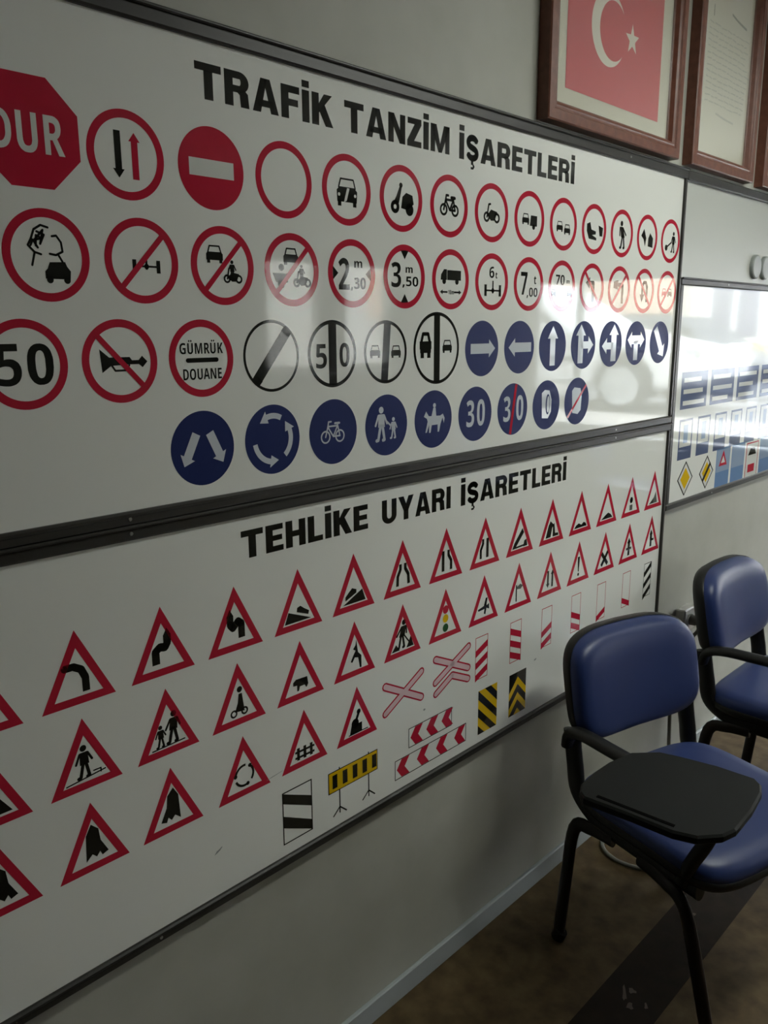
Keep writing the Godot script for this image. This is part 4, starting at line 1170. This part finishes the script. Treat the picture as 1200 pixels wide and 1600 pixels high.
func build_room() -> void:
	var T := 0.22
	var L := END_X - BACK_X
	var W := FAR_Z - WALL_Z
	struct("wall_left", box(Vector3(BACK_X - T, -0.2, WALL_Z - T), Vector3(END_X + T, CEIL + 0.2, WALL_Z)), M.wall)
	struct("wall_back", box(Vector3(BACK_X - T, -0.2, WALL_Z), Vector3(BACK_X, CEIL + 0.2, FAR_Z + T)), M.far_wall)
	struct("ceiling", box(Vector3(BACK_X, CEIL, WALL_Z), Vector3(END_X + T, CEIL + 0.2, FAR_Z + T)), M.ceiling)
	var fl := struct("floor", box(Vector3(BACK_X, -0.2, WALL_Z), Vector3(END_X + T, 0.0, FAR_Z + T)), M.floor)
	var strip := part("border_strip", box(Vector3(BACK_X, -0.01, 0.323), Vector3(END_X, 0.0006, 0.466)), M.stripe, fl)
	for e in [[1.60, 0.375, 0.030, 0.006], [1.575, 0.402, 0.014, 0.010], [1.60, 0.43, 0.012, 0.005], [1.62, 0.385, 0.01, 0.012], [1.98, 0.38, 0.008, 0.006]]:
		var pts := PackedVector2Array()
		for k in 9:
			var a := TAU * k / 9.0
			var rr := 0.75 + 0.25 * sin(k * 2.3 + e[0] * 40.0)
			pts.append(Vector2(cos(a) * e[2] * rr, sin(a) * e[3] * rr))
		part("scuff_mark", prism(pts, -0.0002, 0.0002), M.scuff, strip, Vector3(e[0], 0.0009, e[1]), Vector3(PI / 2, 0.5, 0))
	var bb := struct("baseboard_left", box(Vector3(BACK_X, 0.0, WALL_Z), Vector3(END_X, 0.058, WALL_Z + 0.011), 0.003), M.skirting)
	# end wall with the wide shop window, and the wall across the room with two high windows
	wall_with_holes("wall_front", Vector3(0, 0, 1), Vector3(END_X, 0, WALL_Z), Vector3(-1, 0, 0), W + T, T, [[0.20 - WALL_Z, 2.92 - WALL_Z, 0.72, 1.96]], M.wall)
	window_unit("window_1", Vector3(END_X + 0.10, 0.72, 1.56), 2.72, 1.24, -PI / 2, [0.92])
	wall_with_holes("wall_right", Vector3(1, 0, 0), Vector3(BACK_X, 0, FAR_Z), Vector3(0, 0, -1), L, T, [[4.08 - BACK_X, 4.72 - BACK_X, 1.20, 2.12], [4.92 - BACK_X, 5.58 - BACK_X, 1.20, 2.12]], M.far_wall)
	window_unit("window_2", Vector3(4.40, 1.20, FAR_Z + 0.10), 0.64, 0.92, PI, [])
	window_unit("window_3", Vector3(5.25, 1.20, FAR_Z + 0.10), 0.66, 0.92, PI, [])

func ceiling_lamp(label: String, at: Vector3) -> void:
	var l := thing("ceiling_light", label, "ceiling light", at)
	part("housing", box(Vector3(-0.62, -0.055, -0.09), Vector3(0.62, 0.0, 0.09), 0.008), M.pvc, l)
	part("diffuser", box(Vector3(-0.60, -0.080, -0.075), Vector3(0.60, -0.055, 0.075), 0.010), M.lamp_glow, l)
	for s in [-1.0, 1.0]:
		part("end_cap", box(Vector3(s * 0.61 - 0.012, -0.084, -0.08), Vector3(s * 0.61 + 0.012, -0.05, 0.08), 0.004), M.pvc, l)
	var a := AreaLight3D.new()
	a.name = "lamp_light"
	a.area_size = Vector2(1.2, 0.15)
	a.light_energy = LAMP
	a.light_color = srgb(250, 255, 246)
	a.area_range = 14.0
	a.area_attenuation = 2.0
	a.shadow_enabled = true
	l.add_child(a)
	a.position = Vector3(0, -0.083, 0)
	a.rotation = Vector3(-PI / 2, 0, 0)

func build_boards() -> void:
	var b1 := board("sign_board", "upper glossy board of round signs headed TRAFİK TANZİM İŞARETLERİ", 0.262, 2.449, 1.263, 1.994, 0.012, 0.022, 0.024)
	heading(b1, "TRAFİK", 0.773, 1.051, 1.8895, 0.0505)
	heading(b1, "TANZİM", 1.079, 1.368, 1.8895, 0.0505)
	heading(b1, "İŞARETLERİ", 1.399, 1.840, 1.8870, 0.0505)
	upper_signs(b1)
	var b2 := board("sign_board", "lower glossy board of red triangles headed TEHLİKE UYARI İŞARETLERİ", 0.262, 2.449, 0.536, 1.2625, 0.012, 0.020, 0.022)
	heading(b2, "TEHLİKE", 0.819, 1.127, 1.1660, 0.0495)
	heading(b2, "UYARI", 1.167, 1.385, 1.1655, 0.0495)
	heading(b2, "İŞARETLERİ", 1.421, 1.860, 1.1640, 0.0495)
	lower_signs(b2)
	for e in [[0.872, 0.735, 0.020, 0.0008, 0.12], [0.740, 0.643, 0.010, 0.0025, 0.5], [1.300, 0.716, 0.004, 0.003, 0.0], [1.745, 0.700, 0.006, 0.003, 0.3]]:
		var pts := PackedVector2Array()
		for k in 10:
			var a := TAU * k / 10.0
			pts.append(Vector2(cos(a) * e[2], sin(a) * e[3] * (0.7 + 0.3 * sin(k * 2.7))).rotated(e[4]))
		var s := part("scuff_mark", prism(pts, 0.0, 0.0002), M.magnet, b2, Vector3(e[0], e[1], 0.0001) - b2.position)
	var b3 := board("sign_board", "farther board of blue panels and yellow diamonds beside the two long boards", 2.451, 4.62, 0.983, 1.694, 0.020, 0.020)
	third_signs(b3)
	var wb := thing("whiteboard", "blank whitish board under the wooden picture frames", "whiteboard", Vector3(3.54, 1.697, 0))
	part("panel", box(Vector3(-1.085, 0.0, WALL_Z), Vector3(1.085, 0.276, -0.003)), M.whiteboard, wb)
	part("top_rail", box(Vector3(-1.089, 0.270, WALL_Z), Vector3(1.089, 0.297, 0.008), 0.003), M.rail, wb)
	part("side_rail", box(Vector3(1.083, 0.0, WALL_Z), Vector3(1.093, 0.270, 0.007), 0.002), M.rail, wb)
	for u in [3.035, 3.125]:
		var mg := thing("magnet", "round grey magnet on whitish board, %s of the two" % ("nearer" if u < 3.1 else "farther"), "magnet", Vector3(u, 1.752, -0.003), 0.0, "round magnets on the whitish board")
		part("magnet_disc", lathe([[0.0, 0.040], [0.010, 0.040], [0.013, 0.036], [0.013, 0.0]], 32), M.magnet, mg, Vector3.ZERO, Vector3(0, -PI / 2, 0))

func build_pictures() -> void:
	var p1 := picture("reddish wood frame holding a red flag with white crescent and star", 1.690, 2.355, 2.008, 2.516)
	var fx := 2.022 - p1.position.x
	var ink := Ink.new(self, 1.0)
	ink.rect("fr", 1.786 - p1.position.x, 0.083, 2.252 - p1.position.x, 0.417)
	ink.up()
	# crescent: outer disc less an inner disc set towards the fly
	var cx := 1.974 - p1.position.x
	var cy := 0.2475
	var outer := PackedVector2Array()
	var inner := PackedVector2Array()
	for k in 72:
		var a := Vector2.from_angle(TAU * k / 72.0)
		outer.append(Vector2(cx, cy) + a * 0.083)
		inner.append(Vector2(cx + 0.0215, cy) + a * 0.0665)
	for c in Geometry2D.clip_polygons(outer, inner):
		if not Geometry2D.is_polygon_clockwise(c):
			ink.pv("fw", c)
	var star := PackedVector2Array()
	for k in 10:
		star.append(Vector2(2.090 - p1.position.x, cy + 0.001) + Vector2.from_angle(PI / 2 + TAU * k / 10.0 + 0.05) * (0.036 if k % 2 == 0 else 0.0145))
	ink.pv("fw", star)
	part("flag_print", ink.commit(), null, p1, Vector3(0, 0, 0.0105))
	var p2 := picture("reddish wood frame holding a page of faint handwriting, beside the flag", 2.441, 2.905, 2.008, 2.66)
	var p3 := picture("reddish wood frame at the right edge beyond the handwritten page", 2.995, 3.459, 2.008, 2.60)
	for e in [[p2, 0.40], [p3, 0.36]]:
		var pg := Ink.new(self, 1.0)
		pg.rect("fi", -0.175, 0.055, -0.155, 0.60 - (0.06 if e[0] == p3 else 0.0))
		var rng := RandomNumberGenerator.new()
		rng.seed = 5
		for n in 14:
			var y: float = e[1] - 0.016 * n
			var x := -0.135
			while x < 0.14:
				var l := rng.randf_range(0.012, 0.04)
				pg.line("fi", [x, y + rng.randf_range(-0.002, 0.002), x + l, y + rng.randf_range(-0.002, 0.002)], 0.0035)
				x += l + 0.009
		pg.line("ft", [-0.11, e[1] + 0.045, -0.11, e[1] + 0.02], 0.006); pg.line("ft", [0.02, e[1] + 0.05, 0.06, e[1] + 0.042, 0.13, e[1] + 0.034], 0.007)
		pg.line("fi", [-0.05, 0.166, 0.02, 0.160, 0.08, 0.158], 0.006)
		part("page_print", pg.commit(), null, e[0], Vector3(0, 0, 0.0105))

func build_chairs() -> void:
	# yaw: the sitters face away from the board wall
	chair("blue tablet chair nearest the camera, in front of the lower board", Vector3(1.810, 0, 0.410), deg_to_rad(-16.0))
	chair("second blue tablet chair at the right edge, behind the nearest one", Vector3(2.59, 0, 0.39), deg_to_rad(-1.0))
	chair("blue tablet chair across the room, mirrored leftmost in the boards", Vector3(4.05, 0, 2.75), deg_to_rad(200.0))
	chair("blue tablet chair across the room, mirrored in the middle of the boards", Vector3(5.05, 0, 2.70), deg_to_rad(185.0))
	chair("blue tablet chair under the shop window, mirrored rightmost in the boards", Vector3(5.45, 0, 1.70), deg_to_rad(170.0))

func build_small_things() -> void:
	var o := thing("wall_outlet", "white wall socket box with a plug, behind the nearest chair", "outlet", Vector3(2.665, 0.53, WALL_Z))
	part("socket_box", box(Vector3(-0.042, 0, 0), Vector3(0.042, 0.082, 0.036), 0.004), M.plastic, o)
	part("socket_ring", lathe([[0.0, 0.024], [0.003, 0.026], [0.003, 0.021], [-0.004, 0.020], [-0.004, 0.0]], 24), M.plastic, o, Vector3(0, 0.041, 0.036), Vector3(0, -PI / 2, 0))
	part("plug", lathe([[0.0, 0.018], [0.022, 0.017], [0.030, 0.010], [0.030, 0.0]], 16), M.cable, o, Vector3(0, 0.041, 0.034), Vector3(0, -PI / 2, 0))
	var pth := smooth([Vector3(2.665, 0.571, 0.052), Vector3(2.658, 0.545, 0.058), Vector3(2.645, 0.48, 0.03), Vector3(2.60, 0.30, 0.010), Vector3(2.592, 0.16, 0.012), Vector3(2.610, 0.06, 0.014), Vector3(2.60, 0.010, 0.035), Vector3(2.40, 0.008, 0.035), Vector3(2.20, 0.008, 0.025), Vector3(2.085, 0.008, 0.045), Vector3(2.04, 0.008, 0.11), Vector3(2.055, 0.008, 0.19), Vector3(2.13, 0.008, 0.255), Vector3(2.30, 0.008, 0.31), Vector3(2.52, 0.008, 0.28)], 8)
	var cb := part("power_cable", tube(pth, 0.0062, 0.0062, Vector3(0.3, 0.2, 1.0), 8), M.cable, self)
	tag(cb, "grey power cable hanging from the socket and looping on the floor", "cable")

func build_street() -> void:
	var gy := 0.68
	var pav := struct("floor_pavement", box(Vector3(END_X + 0.225, gy - 0.3, -14.0), Vector3(END_X + 1.9, gy, 22.0)), M.paving)
	struct("floor_road", box(Vector3(END_X + 1.9, gy - 0.42, -14.0), Vector3(10.6, gy - 0.06, 22.0)), M.asphalt)
	struct("floor_street", box(Vector3(10.6, -0.10, -14.0), Vector3(15.0, 0.26, 22.0)), M.asphalt)
	make_car("white car parked right outside the shop window, mirrored in the upper board", Vector3(9.2, gy - 0.06, 4.60), PI / 2, M.car_paint)
	make_car("dark grey car across the street, mirrored in the farther board", Vector3(13.0, 0.26, 4.40), PI / 2, M.dark_paint)
	var s := thing("shop_building", "pale shop building across the street, seen only mirrored in the boards", "building", Vector3(15.0, gy - 0.1, 4.0))
	part("wall", box(Vector3(0, -0.33, -16), Vector3(5, 4.2, 16)), M.render_white, s)
	part("fascia", box(Vector3(-0.25, 1.20, 1.7), Vector3(0, 2.3, 9.5), 0.02), M.fascia, s)
	part("red_band", box(Vector3(-0.10, 0.62, 1.9), Vector3(0, 0.80, 2.5), 0.01), M.awning, s)
	for k in 8:
		var z := -8.6 + k * 1.25
		var w := part("shop_window", box(Vector3(-0.06, 0.7, z), Vector3(0, 2.6, z + 1.05), 0.01), M.pvc, s)
		for e in 2:
			part("pane", box(Vector3(-0.07, 0.78, z + 0.08 + e * 0.47), Vector3(-0.05, 2.52, z + 0.48 + e * 0.47)), M.shop_glass, w)
	part("yellow_band", box(Vector3(-0.15, 0.45, -6.0), Vector3(0, 0.66, 1.4), 0.01), M.yellow_band, s)
	struct("floor_alley", box(Vector3(BACK_X, gy - 0.3, FAR_Z + 0.225), Vector3(END_X + 0.22, gy, 5.9)), M.paving)
	var n := thing("neighbour_building", "plain pale house wall beyond the two high windows, mirrored in the upper board", "building", Vector3(3.0, gy, 5.9))
	part("wall", box(Vector3(-7.0, 0, 0), Vector3(3.2, 6.5, 3.0)), M.neighbour, n)
